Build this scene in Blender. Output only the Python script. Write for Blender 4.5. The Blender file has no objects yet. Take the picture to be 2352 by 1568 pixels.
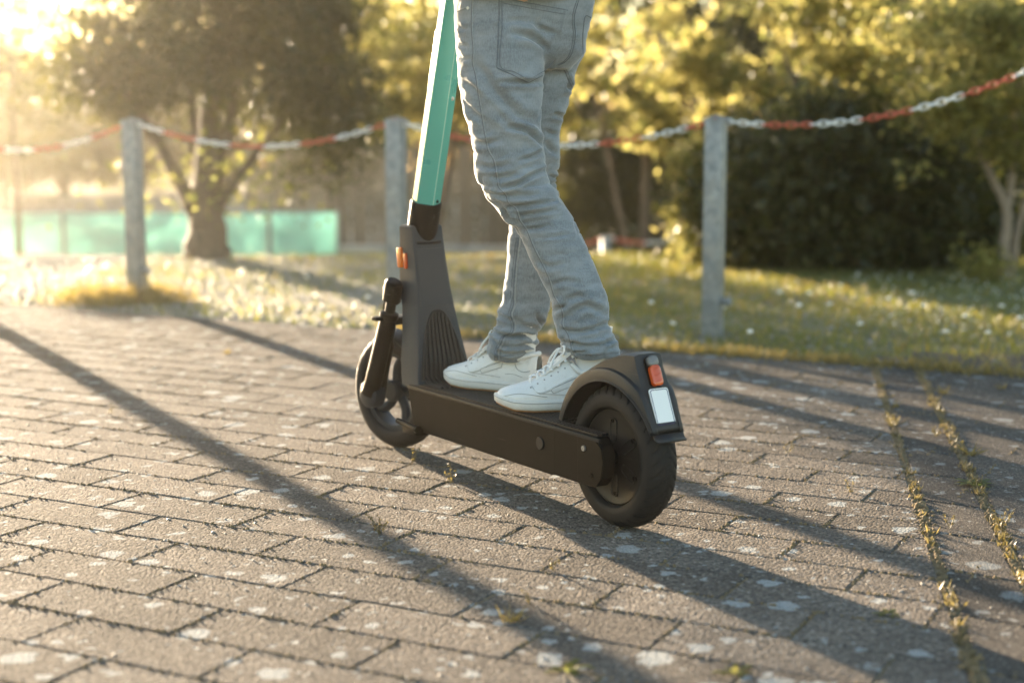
import bpy, bmesh, math, random
import numpy as np
from mathutils import Vector, Matrix, Quaternion
from mathutils.bvhtree import BVHTree
random.seed(7); rng = np.random.default_rng(7)
R_ = math.radians
scene = bpy.context.scene
COL = scene.collection

# ------------------------------------------------------------------ camera, sky, sun, exposure
CAM_H = 0.90
FPX = 54 / 36 * 2352                      # focal length in pixels of a 2352 px wide picture
PITCH = math.atan(494 / FPX)
SUN_EL, SUN_AZ = R_(6.6), R_(29.6)        # azimuth measured left of straight ahead
cam = bpy.data.cameras.new('camera'); cam.lens = 54; cam.sensor_width = 36
cam.clip_start = .05; cam.clip_end = 1500
cam.dof.use_dof = True; cam.dof.focus_distance = 3.62; cam.dof.aperture_fstop = 1.8; cam.dof.aperture_blades = 0
camo = bpy.data.objects.new('camera', cam); COL.objects.link(camo)
camo.location = (0, 0, CAM_H); camo.rotation_euler = (math.pi / 2 - PITCH, 0, 0)
scene.camera = camo
world = bpy.data.worlds.new('World'); scene.world = world; world.use_nodes = True
wn = world.node_tree; wn.nodes.clear()
sky = wn.nodes.new('ShaderNodeTexSky'); sky.sky_type = 'NISHITA'; sky.sun_disc = False
sky.sun_elevation = SUN_EL; sky.sun_rotation = -SUN_AZ
sky.air_density = 1.0; sky.dust_density = .6; sky.ozone_density = 1.0
bg = wn.nodes.new('ShaderNodeBackground'); bg.inputs['Strength'].default_value = .08
wo = wn.nodes.new('ShaderNodeOutputWorld')
wn.links.new(sky.outputs[0], bg.inputs[0]); wn.links.new(bg.outputs[0], wo.inputs[0])
SUN = Vector((-math.sin(SUN_AZ) * math.cos(SUN_EL), math.cos(SUN_AZ) * math.cos(SUN_EL), math.sin(SUN_EL)))
sl = bpy.data.lights.new('sun', 'SUN'); sl.energy = 5.0; sl.angle = R_(.55); sl.color = (1, .80, .56)
so = bpy.data.objects.new('sun', sl); COL.objects.link(so)
so.rotation_euler = SUN.to_track_quat('Z', 'Y').to_euler(); so.location = SUN * 60
scene.view_settings.view_transform = 'Standard'; scene.view_settings.look = 'None'
scene.view_settings.exposure = 3.0; scene.view_settings.gamma = 1
scene.render.engine = 'CYCLES'
scene.cycles.use_denoising = True
scene.cycles.max_bounces = 7; scene.cycles.volume_bounces = 0
scene.cycles.sample_clamp_indirect = 8
scene.cycles.caustics_reflective = False; scene.cycles.caustics_refractive = False

# ------------------------------------------------------------------ pixel -> place helpers
_c, _s = math.cos(PITCH), math.sin(PITCH)
def ray(x, y):
    a = (x - 1176) / FPX; b = (y - 784) / FPX
    return np.array([a, _c - b * _s, -_s - b * _c])
CAMP = np.array([0, 0, CAM_H])
def gnd(x, y, z=0.):
    d = ray(x, y); return CAMP + d * ((z - CAM_H) / d[2])
def atY(x, y, Y):
    d = ray(x, y); return CAMP + d * (Y / d[1])
def proj(P):
    P = np.asarray(P, float) - CAMP
    dep = P[..., 1] * _c - P[..., 2] * _s; dn = -P[..., 1] * _s - P[..., 2] * _c
    return 1176 + FPX * P[..., 0] / dep, 784 + FPX * dn / dep, dep

# ------------------------------------------------------------------ mesh helpers
def mesh_from(name, V, F, smooth=False):
    me = bpy.data.meshes.new(name)
    me.from_pydata([tuple(v) for v in V], [], [tuple(f) for f in F]); me.update()
    if smooth: me.polygons.foreach_set('use_smooth', [True] * len(me.polygons))
    return me
def fast_mesh(name, V, F, smooth=False):
    'V (n,3) array, F (m,k) array, all faces with k corners'
    V = np.asarray(V, np.float32); F = np.asarray(F, np.int32)
    me = bpy.data.meshes.new(name); k = F.shape[1]
    me.vertices.add(len(V)); me.vertices.foreach_set('co', V.ravel())
    me.loops.add(F.size); me.loops.foreach_set('vertex_index', F.ravel())
    me.polygons.add(len(F)); me.polygons.foreach_set('loop_start', np.arange(0, F.size, k, dtype=np.int32))
    me.polygons.foreach_set('loop_total', np.full(len(F), k, np.int32))
    if smooth: me.polygons.foreach_set('use_smooth', np.ones(len(F), bool))
    me.update(calc_edges=True); me.validate(); return me
def link(name, me, mat=None, parent=None):
    o = bpy.data.objects.new(name, me); COL.objects.link(o)
    if mat is not None and me is not None and not me.materials: me.materials.append(mat)
    if parent is not None: o.parent = parent
    return o
def empty(name, loc=(0, 0, 0), rz=0):
    o = bpy.data.objects.new(name, None); COL.objects.link(o)
    o.location = loc; o.rotation_euler = (0, 0, rz); o.empty_display_size = .1
    return o
def tag(o, label=None, cat=None, group=None, kind=None):
    if label: o['label'] = label
    if cat: o['category'] = cat
    if group: o['group'] = group
    if kind: o['kind'] = kind
    return o
class MB:
    'collects pieces of one mesh'
    def __init__(s): s.V = []; s.F = []
    def add(s, V, F):
        n = len(s.V); s.V += [tuple(map(float, v)) for v in V]; s.F += [tuple(int(i) + n for i in f) for f in F]; return s
    def box(s, c, size, bev=0., rot=None, seg=2):
        bm = bmesh.new(); bmesh.ops.create_cube(bm, size=1)
        for v in bm.verts: v.co = Vector((v.co.x * size[0], v.co.y * size[1], v.co.z * size[2]))
        if bev > 0: bmesh.ops.bevel(bm, geom=bm.edges[:], offset=bev, segments=seg, affect='EDGES', profile=.6)
        M = Matrix.Translation(Vector(c)) @ (rot.to_4x4() if rot is not None else Matrix())
        bm.transform(M); bm.verts.index_update()
        s.add([v.co for v in bm.verts], [[v.index for v in f.verts] for f in bm.faces]); bm.free(); return s
    def ring_loft(s, rings, close=True, caps=True):
        n = len(rings[0]); V = [p for r in rings for p in r]; F = []
        for i in range(len(rings) - 1):
            for j in range(n if close else n - 1):
                a = i * n + j; b = i * n + (j + 1) % n; F.append((a, b, b + n, a + n))
        if caps and close:
            F.append(tuple(range(n - 1, -1, -1))); k = (len(rings) - 1) * n; F.append(tuple(range(k, k + n)))
        return s.add(V, F)
    def tube(s, pts, rad, n=10, caps=True, ry=1., up=None):
        pts = [Vector(map(float, p)) for p in pts]; m = len(pts)
        if not hasattr(rad, '__len__'): rad = [rad] * m
        rings = []; ref = Vector(up) if up is not None else None
        for i in range(m):
            t = (pts[min(i + 1, m - 1)] - pts[max(i - 1, 0)])
            if t.length < 1e-9: t = Vector((0, 0, 1))
            t.normalize()
            if ref is None: ref = Vector((0, 0, 1)) if abs(t.z) < .9 else Vector((1, 0, 0))
            u = ref - t * ref.dot(t)
            if u.length < 1e-5: u = t.orthogonal()
            u.normalize(); w = t.cross(u)
            if up is None: ref = u
            rings.append([pts[i] + u * math.cos(a) * rad[i] * ry + w * math.sin(a) * rad[i] for a in [2 * math.pi * k / n for k in range(n)]])
        return s.ring_loft(rings, True, caps)
    def lathe(s, prof, n=48, axis='y', c=(0, 0, 0), closed=False):
        'prof: (radius, along) ; axis y'
        V = []; F = []; m = len(prof)
        for k in range(n):
            a = 2 * math.pi * k / n
            for r, y in prof:
                if axis == 'y': V.append((c[0] + r * math.cos(a), c[1] + y, c[2] + r * math.sin(a)))
                else: V.append((c[0] + r * math.cos(a), c[1] + r * math.sin(a), c[2] + y))
        for k in range(n):
            for j in range(m if closed else m - 1):
                a = k * m + j; b = k * m + (j + 1) % m; a2 = ((k + 1) % n) * m + j; b2 = ((k + 1) % n) * m + (j + 1) % m
                F.append((a, b, b2, a2))
        return s.add(V, F)
    def prism(s, poly, y0, y1, axis='y'):
        'poly in (x,z), extruded along y'
        n = len(poly); V = [(x, y0, z) for x, z in poly] + [(x, y1, z) for x, z in poly]
        F = [(i, (i + 1) % n, n + (i + 1) % n, n + i) for i in range(n)] + [tuple(range(n - 1, -1, -1)), tuple(range(n, 2 * n))]
        return s.add(V, F)
    def off(s, d): s.V = [(v[0] - d[0], v[1] - d[1], v[2] - d[2]) for v in s.V]; return s
    def build(s, name, mat, parent=None, smooth=True, angle=40, bevel=0., solid=0., sub=0):
        me = mesh_from(name, s.V, s.F)
        bm = bmesh.new(); bm.from_mesh(me); bmesh.ops.recalc_face_normals(bm, faces=bm.faces[:])
        if smooth:
            ca = R_(angle)
            for f in bm.faces: f.smooth = True
            for e in bm.edges:
                if len(e.link_faces) == 2 and e.calc_face_angle(0) > ca: e.smooth = False
        bm.to_mesh(me); bm.free()
        o = link(name, me, mat, parent)
        if solid: md = o.modifiers.new('solid', 'SOLIDIFY'); md.thickness = solid; md.offset = 0
        if bevel: md = o.modifiers.new('bevel', 'BEVEL'); md.width = bevel; md.segments = 2; md.harden_normals = True; md.limit_method = 'ANGLE'; md.angle_limit = R_(35)
        if sub: md = o.modifiers.new('sub', 'SUBSURF'); md.levels = md.render_levels = sub
        return o
def catmull(pts, n=6):
    P = [np.asarray(p, float) for p in pts]; P = [2 * P[0] - P[1]] + P + [2 * P[-1] - P[-2]]; out = []
    for i in range(1, len(P) - 2):
        for k in range(n):
            t = k / n; a, b, c, d = P[i - 1], P[i], P[i + 1], P[i + 2]
            out.append(.5 * ((2 * b) + (c - a) * t + (2 * a - 5 * b + 4 * c - d) * t * t + (3 * b - a - 3 * c + d) * t ** 3))
    out.append(P[-2]); return out
def vnoise(P, scale, seed=0):
    'smooth value noise in 3D, about -1..1'
    P = np.asarray(P, float) * scale + seed * 17.13; i = np.floor(P).astype(np.int64); f = P - i; f = f * f * (3 - 2 * f)
    def h(a, b, c):
        n = (a * 73856093) ^ (b * 19349663) ^ (c * 83492791) ^ (seed * 2654435)
        n = (n ^ (n >> 13)) * 1274126177 & 0x7fffffff
        return (n % 65536) / 32767.5 - 1
    r = 0
    for dx in (0, 1):
        for dy in (0, 1):
            for dz in (0, 1):
                w = (f[..., 0] if dx else 1 - f[..., 0]) * (f[..., 1] if dy else 1 - f[..., 1]) * (f[..., 2] if dz else 1 - f[..., 2])
                r = r + w * h(i[..., 0] + dx, i[..., 1] + dy, i[..., 2] + dz)
    return r

# ------------------------------------------------------------------ materials
class NT:
    def __init__(s, name):
        s.m = bpy.data.materials.new(name); s.m.use_nodes = True; s.t = s.m.node_tree; s.t.nodes.clear()
        s.out = s.n('ShaderNodeOutputMaterial')
    def n(s, typ, **kw):
        nd = s.t.nodes.new(typ)
        for k, v in kw.items():
            if k.startswith('i_'):
                nm = k[2:].replace('_', ' ')
                nd.inputs[int(nm) if nm.isdigit() else nm].default_value = v
            else: setattr(nd, k, v)
        return nd
    def l(s, a, b): s.t.links.new(a, b); return s
    def pos(s, obj=False):
        if obj: return s.n('ShaderNodeTexCoord').outputs['Object']
        return s.n('ShaderNodeNewGeometry').outputs['Position']
    def noise(s, vec, scale, detail=3, rough=.55):
        nd = s.n('ShaderNodeTexNoise'); nd.inputs['Scale'].default_value = scale; nd.inputs['Detail'].default_value = detail
        nd.inputs['Roughness'].default_value = rough; s.l(vec, nd.inputs['Vector']); return nd.outputs['Fac']
    def voro(s, vec, scale, feature='F1', rand=1.):
        nd = s.n('ShaderNodeTexVoronoi'); nd.feature = feature; nd.inputs['Scale'].default_value = scale
        nd.inputs['Randomness'].default_value = rand; s.l(vec, nd.inputs['Vector']); return nd
    def ramp(s, fac, stops):
        nd = s.n('ShaderNodeValToRGB'); cr = nd.color_ramp
        while len(cr.elements) < len(stops): cr.elements.new(.5)
        for e, (p, c) in zip(cr.elements, stops):
            e.position = p; e.color = (*c, 1) if hasattr(c, '__len__') else (c, c, c, 1)
        s.l(fac, nd.inputs[0]); return nd.outputs[0]
    def mix(s, fac, a, b, typ='MIX'):
        nd = s.n('ShaderNodeMix'); nd.data_type = 'RGBA'; nd.blend_type = typ
        for v, i in ((fac, 0), (a, 6), (b, 7)):
            if isinstance(v, (int, float)): nd.inputs[i].default_value = v
            elif isinstance(v, tuple): nd.inputs[i].default_value = (*v, 1)
            else: s.l(v, nd.inputs[i])
        return nd.outputs[2]
    def math(s, op, a, b=0.):
        nd = s.n('ShaderNodeMath'); nd.operation = op
        for v, i in ((a, 0), (b, 1)):
            if isinstance(v, (int, float)): nd.inputs[i].default_value = v
            else: s.l(v, nd.inputs[i])
        return nd.outputs[0]
    def bump(s, h, dist=.002, strength=1., prev=None):
        nd = s.n('ShaderNodeBump'); nd.inputs['Distance'].default_value = dist; nd.inputs['Strength'].default_value = strength
        s.l(h, nd.inputs['Height'])
        if prev is not None: s.l(prev, nd.inputs['Normal'])
        return nd.outputs[0]
    def bsdf(s, col, rough=.6, nor=None, **kw):
        nd = s.n('ShaderNodeBsdfPrincipled')
        for v, i in ((col, 'Base Color'), (rough, 'Roughness')):
            if isinstance(v, tuple): nd.inputs[i].default_value = (*v, 1)
            elif isinstance(v, (int, float)): nd.inputs[i].default_value = v
            else: s.l(v, nd.inputs[i])
        if nor is not None: s.l(nor, nd.inputs['Normal'])
        for k, v in kw.items(): nd.inputs[k.replace('_', ' ')].default_value = v
        s.l(nd.outputs[0], s.out.inputs[0]); return nd
def plain(name, col, rough=.5, var=.12, scale=30, bump=.0003, bscale=300, dust=0., dcol=(.35, .27, .19), **kw):
    t = NT(name); p = t.pos(True)
    c = t.mix(t.noise(p, scale), tuple(x * (1 - var) for x in col), tuple(min(1, x * (1 + var)) for x in col))
    if dust:
        v = t.voro(p, 230); sz = t.ramp(v.outputs['Distance'], [(.10, 1.), (.17, 0.)])
        keep = t.ramp(t.noise(p, 14, 4), [(.52, 0.), (.66, 1.)])
        c = t.mix(t.math('MULTIPLY', t.math('MULTIPLY', sz, keep), dust), c, dcol)
        film = t.ramp(t.noise(p, 7, 5), [(.4, 0.), (.75, 1.)])
        c = t.mix(t.math('MULTIPLY', film, dust * .10), c, dcol)
        sm = t.n('ShaderNodeMapping'); sm.inputs['Scale'].default_value = (5, 60, 150); sm.inputs['Rotation'].default_value = (0, .12, 0); t.l(p, sm.inputs['Vector'])
        scr = t.math('MULTIPLY', t.ramp(t.noise(sm.outputs[0], 1., 2), [(.66, 0.), (.72, 1.)]), t.ramp(t.noise(p, 9, 3), [(.5, 0.), (.65, 1.)]))
        c = t.mix(t.math('MULTIPLY', scr, .35), c, (.09, .08, .07))
    r = t.math('ADD', t.math('MULTIPLY', t.noise(p, scale * 2, 2), .16), rough - .08)
    t.bsdf(c, r, t.bump(t.noise(p, bscale, 2), bump) if bump else None, **kw); return t.m
def leaf_mat(name, a, b, trans=.5, gloss=.35, glow=1.9, thru=None):
    t = NT(name); g = t.n('ShaderNodeNewGeometry'); r = g.outputs['Random Per Island']
    c = t.mix(r, a, b)
    d = t.n('ShaderNodeBsdfPrincipled'); t.l(c, d.inputs['Base Color']); d.inputs['Roughness'].default_value = gloss + .1
    tr = t.n('ShaderNodeBsdfTranslucent'); tc = t.mix(.6, c, (1., .85, .25), 'MULTIPLY')
    bright = t.mix(1., c, (glow, glow * .92, glow * .42), 'MULTIPLY'); t.l(bright if thru is None else t.mix(r, *thru), tr.inputs['Color'])
    mx = t.n('ShaderNodeMixShader'); mx.inputs[0].default_value = trans
    t.l(d.outputs[0], mx.inputs[1]); t.l(tr.outputs[0], mx.inputs[2]); t.l(mx.outputs[0], t.out.inputs[0]); return t.m

def paver_mat(name, base, dark, lichen=1., grain=170):
    t = NT(name); p = t.pos(); oi = t.n('ShaderNodeObjectInfo')
    v = t.voro(p, grain); cell = t.n('ShaderNodeSeparateColor'); t.l(v.outputs['Color'], cell.inputs[0])
    stone = t.mix(cell.outputs[0], dark, base)
    stone = t.mix(t.ramp(cell.outputs[1], [(.84, 0.), (.95, .75)]), stone, (.33, .29, .245))
    stone = t.mix(t.ramp(t.noise(p, 5, 5), [(.3, 0.), (.7, .5)]), stone, (.075, .064, .055))
    tone = t.math('ADD', t.math('MULTIPLY', oi.outputs['Random'], .34), .83)
    tn = t.n('ShaderNodeCombineColor'); [t.l(tone, tn.inputs[i]) for i in range(3)]
    stone = t.mix(1., stone, tn.outputs[0], 'MULTIPLY')
    # pale lichen discs with ragged rims
    wp = t.n('ShaderNodeTexNoise'); wp.inputs['Scale'].default_value = 38; wp.inputs['Detail'].default_value = 4; t.l(p, wp.inputs['Vector'])
    wv = t.n('ShaderNodeVectorMath'); wv.operation = 'MULTIPLY_ADD'; t.l(wp.outputs['Color'], wv.inputs[0]); wv.inputs[1].default_value = (.045,) * 3; t.l(p, wv.inputs[2])
    mask = None
    for sc, cut in ((11, .38), (22, .36), (38, .28)):
        vv = t.voro(wv.outputs[0], sc); vs = t.n('ShaderNodeSeparateColor'); t.l(vv.outputs['Color'], vs.inputs[0])
        rad = t.math('MULTIPLY', t.ramp(vs.outputs[0], [(.48, 0.), (.97, 1.)]), cut)
        mk = t.ramp(t.math('SUBTRACT', rad, vv.outputs['Distance']), [(.0, 0.), (.045, 1.)])
        mask = mk if mask is None else t.math('MAXIMUM', mask, mk)
    mask = t.math('MULTIPLY', mask, t.math('MULTIPLY', t.ramp(t.noise(p, 260, 3), [(.36, .35), (.6, 1.)]), .9 * lichen))
    col = t.mix(mask, stone, (.40, .415, .405))
    h = t.math('ADD', t.math('MULTIPLY', v.outputs['Distance'], -1.), t.math('MULTIPLY', t.noise(p, 420, 2), .35))
    nb = t.bump(t.noise(p, 45, 4), .004, .55); nb = t.bump(h, .005, 1., nb)
    t.bsdf(col, t.math('ADD', t.math('MULTIPLY', cell.outputs[2], .15), .82), nb, Specular_IOR_Level=.03); return t.m
M = {}
M['paver'] = paver_mat('concrete_paver', (.215, .183, .152), (.085, .073, .062))
M['slab'] = paver_mat('concrete_slab', (.15, .13, .112), (.075, .066, .058), .7, 260)
def moss_mat():
    t = NT('dry_moss'); p = t.pos()
    c = t.ramp(t.noise(p, 60, 4), [(.25, (.09, .068, .04)), (.5, (.22, .155, .08)), (.75, (.105, .092, .05))])
    t.bsdf(c, .95, t.bump(t.noise(p, 500, 3), .003)); return t.m
M['moss'] = moss_mat()
def soil_mat():
    t = NT('meadow_soil'); p = t.pos()
    g = t.ramp(t.noise(p, 1.6, 5), [(.3, (.10, .085, .05)), (.5, (.10, .11, .035)), (.7, (.17, .15, .075))])
    g = t.mix(t.ramp(t.noise(p, 40, 4), [(.4, 0.), (.7, .6)]), g, (.22, .19, .14))
    sx = t.n('ShaderNodeSeparateXYZ'); t.l(p, sx.inputs[0])
    sand = t.math('ADD', t.math('MULTIPLY', sx.outputs[0], -.55), t.math('MULTIPLY', t.noise(p, 1.1, 4), 1.3))
    g = t.mix(t.ramp(sand, [(.95, 0.), (1.5, .85)]), g, t.mix(t.noise(p, 30, 4), (.17, .145, .115), (.30, .265, .21)))
    t.bsdf(g, .95, t.bump(t.noise(p, 60, 5), .02)); return t.m
M['soil'] = soil_mat()
M['grass'] = leaf_mat('grass_blades', (.085, .115, .022), (.20, .185, .05), .45)
M['dry_grass'] = leaf_mat('dry_grass', (.15, .115, .045), (.25, .20, .09), .4)
M['leaf_dark'] = leaf_mat('leaf_dark', (.030, .038, .011), (.072, .072, .020), .4)
M['straw'] = leaf_mat('straw', (.10, .085, .05), (.20, .165, .10), .3)
M['leaf_mid'] = leaf_mat('leaf_mid', (.06, .085, .014), (.16, .15, .025), .6, .35, 2.4, ((.12, .15, .03), (.34, .32, .09)))
M['leaf_gold'] = leaf_mat('leaf_gold', (.12, .115, .016), (.26, .20, .03), .66, .35, 3.0, ((.17, .19, .05), (.62, .54, .20)))
M['bark'] = plain('bark', (.11, .08, .055), .9, .4, 20, .006, 40)
M['bark_pale'] = plain('bark_pale', (.24, .18, .13), .9, .3, 20, .004, 40)
def galv():
    t = NT('galvanised_steel'); p = t.pos(True)
    v = t.voro(p, 34); s_ = t.n('ShaderNodeSeparateColor'); t.l(v.outputs['Color'], s_.inputs[0])
    c = t.mix(s_.outputs[0], (.20, .22, .235), (.30, .32, .335)); c = t.mix(t.ramp(t.noise(p, 9, 4), [(.45, 0.), (.7, .5)]), c, (.33, .31, .28))
    t.bsdf(c, t.math('ADD', t.math('MULTIPLY', s_.outputs[1], .2), .42), t.bump(t.noise(p, 60, 3), .0006), Metallic=.55); return t.m
M['galv'] = galv()
M['red_plastic'] = plain('red_plastic', (.50, .10, .045), .45, .15)
M['white_plastic'] = plain('white_plastic', (.72, .71, .68), .42, .1)
M['black'] = plain('black_painted_metal', (.0075, .006, .005), .5, .25, 20, .0002, 600, dust=.20, dcol=(.16, .10, .055), Specular_IOR_Level=.10)
M['black_rub'] = plain('black_rubber', (.0085, .0075, .007), .72, .2, 40, .0005, 300, dust=.22, dcol=(.14, .10, .065), Specular_IOR_Level=.35)
M['hub'] = plain('black_hub_cover', (.008, .0065, .006), .5, .25, 30, .0003, 400, dust=.6, dcol=(.20, .145, .09), Specular_IOR_Level=.35)
M['grey_plastic'] = plain('charcoal_plastic', (.013, .0175, .024), .5, .12, 30, .0006, 900, Specular_IOR_Level=.4)
M['mat_rub'] = plain('ribbed_rubber_mat', (.010, .0092, .0092), .55, .15, 30, .0003, 500, Specular_IOR_Level=.35)
M['fender'] = plain('fender_plastic', (.011, .0105, .0105), .55, .12, 25, .0004, 700, dust=.08)
def teal():
    t = NT('teal_paint'); p = t.pos(True)
    c = t.mix(t.noise(p, 6, 3), (.060, .33, .305), (.075, .37, .335)); c = t.mix(t.ramp(t.noise(p, 26, 6, .7), [(.58, 0.), (.8, .15)]), c, (.16, .30, .27))
    t.bsdf(c, t.math('ADD', t.math('MULTIPLY', t.noise(p, 14, 5, .7), .3), .16), t.bump(t.noise(p, 900, 1), .00008), Metallic=.15, Coat_Weight=.35, Coat_Roughness=.15); return t.m
M['teal'] = teal()
M['teal_edge_highlight'] = plain('teal_edge_highlight', (.40, .62, .55), .25, .05, 20, 0)  # paler teal that paints the highlight along the stem's rear edge
M['steel'] = plain('bright_steel', (.55, .54, .52), .3, .1, Metallic=.9)
M['amber'] = plain('amber_lens', (.85, .20, .012), .22, .15, 60, .0006, 200, Transmission_Weight=.35, Coat_Weight=.5)
M['red_lens'] = plain('red_orange_lens', (.72, .10, .012), .2, .15, 60, .0004, 260, Transmission_Weight=.2, Coat_Weight=.6)
M['clear_lens'] = plain('clear_lens', (.62, .60, .57), .12, .1, 40, .0004, 90, Transmission_Weight=.75)
M['plate'] = plain('white_plate', (.80, .80, .78), .38, .03, 20, 0)
M['plate_ink'] = plain('plate_ink', (.035, .03, .10), .4, .05, 20, 0)
def leather():
    t = NT('white_leather'); p = t.pos(True)
    c = t.mix(t.noise(p, 25), (.66, .65, .62), (.74, .73, .71)); c = t.mix(t.ramp(t.noise(p, 38, 5, .7), [(.55, 0.), (.72, .45)]), c, (.46, .43, .38))
    cr = t.n('ShaderNodeMapping'); cr.inputs['Scale'].default_value = (90, 18, 30); t.l(p, cr.inputs['Vector'])
    nb = t.bump(t.noise(p, 240, 3), .0006); nb = t.bump(t.noise(cr.outputs[0], 1., 4), .003, .5, nb)
    t.bsdf(c, .5, nb); return t.m
M['leather'] = leather()
M['rubber_white'] = plain('white_rubber', (.62, .60, .56), .65, .10, 60, .0012, 420, dust=.35, dcol=(.33, .29, .23))
M['lace'] = plain('white_lace', (.78, .77, .75), .85, .05, 60, .0006, 900)
M['stitch'] = plain('grey_stitch', (.34, .335, .33), .8, .1)
M['sock'] = plain('white_sock', (.66, .65, .63), .95, .05, 60, .001, 500)
M['gum'] = plain('gum_sole', (.38, .20, .09), .7, .1)
M['skin'] = plain('skin', (.55, .33, .24), .5, .08)
M['shirt'] = plain('olive_shirt', (.15, .12, .07), .9, .1)
M['hair'] = plain('brown_hair', (.06, .035, .02), .6, .2)
def denim():
    t = NT('grey_denim'); p = t.pos(True)
    mp = t.n('ShaderNodeMapping'); mp.inputs['Scale'].default_value = (1, 1, .16); t.l(p, mp.inputs['Vector'])
    fine = t.noise(mp.outputs[0], 520, 2, .6); mid = t.noise(p, 26, 5, .6); big = t.noise(p, 6, 3)
    c = t.mix(t.ramp(fine, [(.33, 0.), (.67, 1.)]), (.112, .130, .148), (.212, .238, .258))
    c = t.mix(t.ramp(mid, [(.32, .30), (.58, 0.)]), c, (.125, .142, .162))
    wm = t.n('ShaderNodeMapping'); wm.inputs['Scale'].default_value = (11, 11, 34); t.l(p, wm.inputs['Vector'])
    fade = t.noise(wm.outputs[0], 1., 6, .68); c = t.mix(t.ramp(fade, [(.42, 0.), (.70, .6)]), c, (.31, .34, .365)); c = t.mix(t.ramp(fade, [(.28, .5), (.45, 0.)]), c, (.085, .098, .112))
    c = t.mix(t.ramp(big, [(.35, 0.), (.7, .35)]), c, (.28, .305, .325))
    att = t.n('ShaderNodeAttribute'); att.attribute_name = 'wear'
    c = t.mix(t.math('MULTIPLY', att.outputs['Fac'], .75), c, (.085, .098, .118))
    nb = t.bump(fine, .0006, .6); nb = t.bump(mid, .0014, .4, nb)
    t.bsdf(c, .92, nb, Sheen_Weight=.6, Sheen_Roughness=.35); return t.m
M['denim'] = denim()
M['seam'] = plain('denim_seam', (.12, .137, .157), .95, .3, 120, .001, 800)
M['seam_pale'] = plain('denim_seam_worn', (.27, .29, .30), .95, .35, 160, .001, 800)
# ------------------------------------------------------------------ ground, lawn bank
TH = R_(-27.3); UX = np.array([math.cos(TH), math.sin(TH), 0]); VX = np.array([-math.sin(TH), math.cos(TH), 0])
V_EDGE = 5.76                              # far edge of the paving, measured across the courses
def sstep(t): t = np.clip(t, 0, 1); return t * t * (3 - 2 * t)
def ter(x, y):
    x = np.asarray(x, float); y = np.asarray(y, float)
    z = -1.45 * sstep((y - 10.75 - .12 * np.sin(x * 1.3)) / 5.2)
    P = np.stack([x, y, 0 * x], -1)
    near = np.clip((20 - np.abs(y - 8)) / 10, 0, 1)
    return z + near * (.016 * vnoise(P, 1.1, 3) + .01 * vnoise(P, 3.1, 4)) - .012
def ground():
    xs = np.concatenate([np.linspace(-70, -12, 20), np.linspace(-11, 11, 130), np.linspace(12, 70, 20)])
    ys = np.concatenate([np.linspace(-25, 1, 10), np.linspace(1.2, 20, 150), np.linspace(20.5, 60, 30), np.linspace(62, 90, 8)])
    X, Y = np.meshgrid(xs, ys); Z = ter(X, Y)
    v = X * VX[0] + Y * VX[1]; k = sstep((v - V_EDGE) / .06); Z = Z * k + (1 - k) * -.06
    n, m = X.shape; idx = np.arange(n * m).reshape(n, m)
    F = np.stack([idx[:-1, :-1], idx[:-1, 1:], idx[1:, 1:], idx[1:, :-1]], -1).reshape(-1, 4)
    o = link('ground', fast_mesh('ground', np.stack([X, Y, Z], -1).reshape(-1, 3), F, True), M['soil'])
    tag(o, kind='structure')
ground()

# ------------------------------------------------------------------ paving: every stone its own piece
B1a, B1b = np.array([1.403, 5.925]), np.array([.795, 2.595])      # first mossy seam
BD = (B1b - B1a) / np.linalg.norm(B1b - B1a); BN = np.array([-BD[1], BD[0]])   # BN points to +x side
if BN[0] < 0: BN = -BN
STRIP_W = .158
def side(P): return float((np.asarray(P[:2]) - B1a) @ BN)
def clip_poly(poly, off, sgn):
    'keep the part with sgn*(side-off) <= 0'
    out = []; n = len(poly)
    for i in range(n):
        a, b = poly[i], poly[(i + 1) % n]; da = sgn * (side(a) - off); db = sgn * (side(b) - off)
        if da <= 0: out.append(a)
        if (da < 0 < db) or (db < 0 < da):
            t = da / (da - db); out.append(a + (b - a) * t)
    return out
def stone(poly, h=.05, ch=.0022, wob=.0013):
    'a paver from a plan polygon: rough outline, worn chamfer, sides'
    c = np.mean(poly, 0); pts = []
    n = len(poly)
    for i in range(n):
        a, b = poly[i], poly[(i + 1) % n]; L = np.linalg.norm(b - a); k = max(1, int(L / .11))
        for j in range(k):
            p = a + (b - a) * (j / k); nrm = np.array([(b - a)[1], -(b - a)[0]]) / max(L, 1e-6)
            pts.append(p + nrm * rng.normal(0, wob) * (1 if j else .4))
    pts = np.array(pts); m = len(pts)
    d = c - pts; d /= np.linalg.norm(d, axis=1)[:, None]
    ins = pts + d * (ch * 1.5 * rng.uniform(.7, 1.7, m))[:, None]
    V = [(*p, 0.) for p in ins] + [(*p, -ch * rng.uniform(.8, 1.5)) for p in pts] + [(*p, -h) for p in pts]
    F = [tuple(range(m))]
    for r in (0, 1):
        for i in range(m): F.append((r * m + i, (r + 1) * m + i, (r + 1) * m + (i + 1) % m, r * m + (i + 1) % m))
    return V, F
COURSES = [1.30, 1.455, 1.61, 1.765, 1.92, 2.078, 2.235, 2.398, 2.566, 2.729, 2.891, 3.047, 3.200, 3.345, 3.480, 3.620, 3.762]
while COURSES[-1] < V_EDGE - .05: COURSES.append(COURSES[-1] + .1425)
GAP = .0048; BL = .390
K0 = COURSES.index(2.398)
joints = []          # (a, b) plan segments of the joints, for the moss
pavement = link('pavement', mesh_from('pavement', [(*(UX[:2] * u + VX[:2] * v), -.0036) for u, v in ((-9, .9), (3.5, .9), (3.5, V_EDGE), (-9, V_EDGE))], [(0, 1, 2, 3)]), M['moss'])
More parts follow.
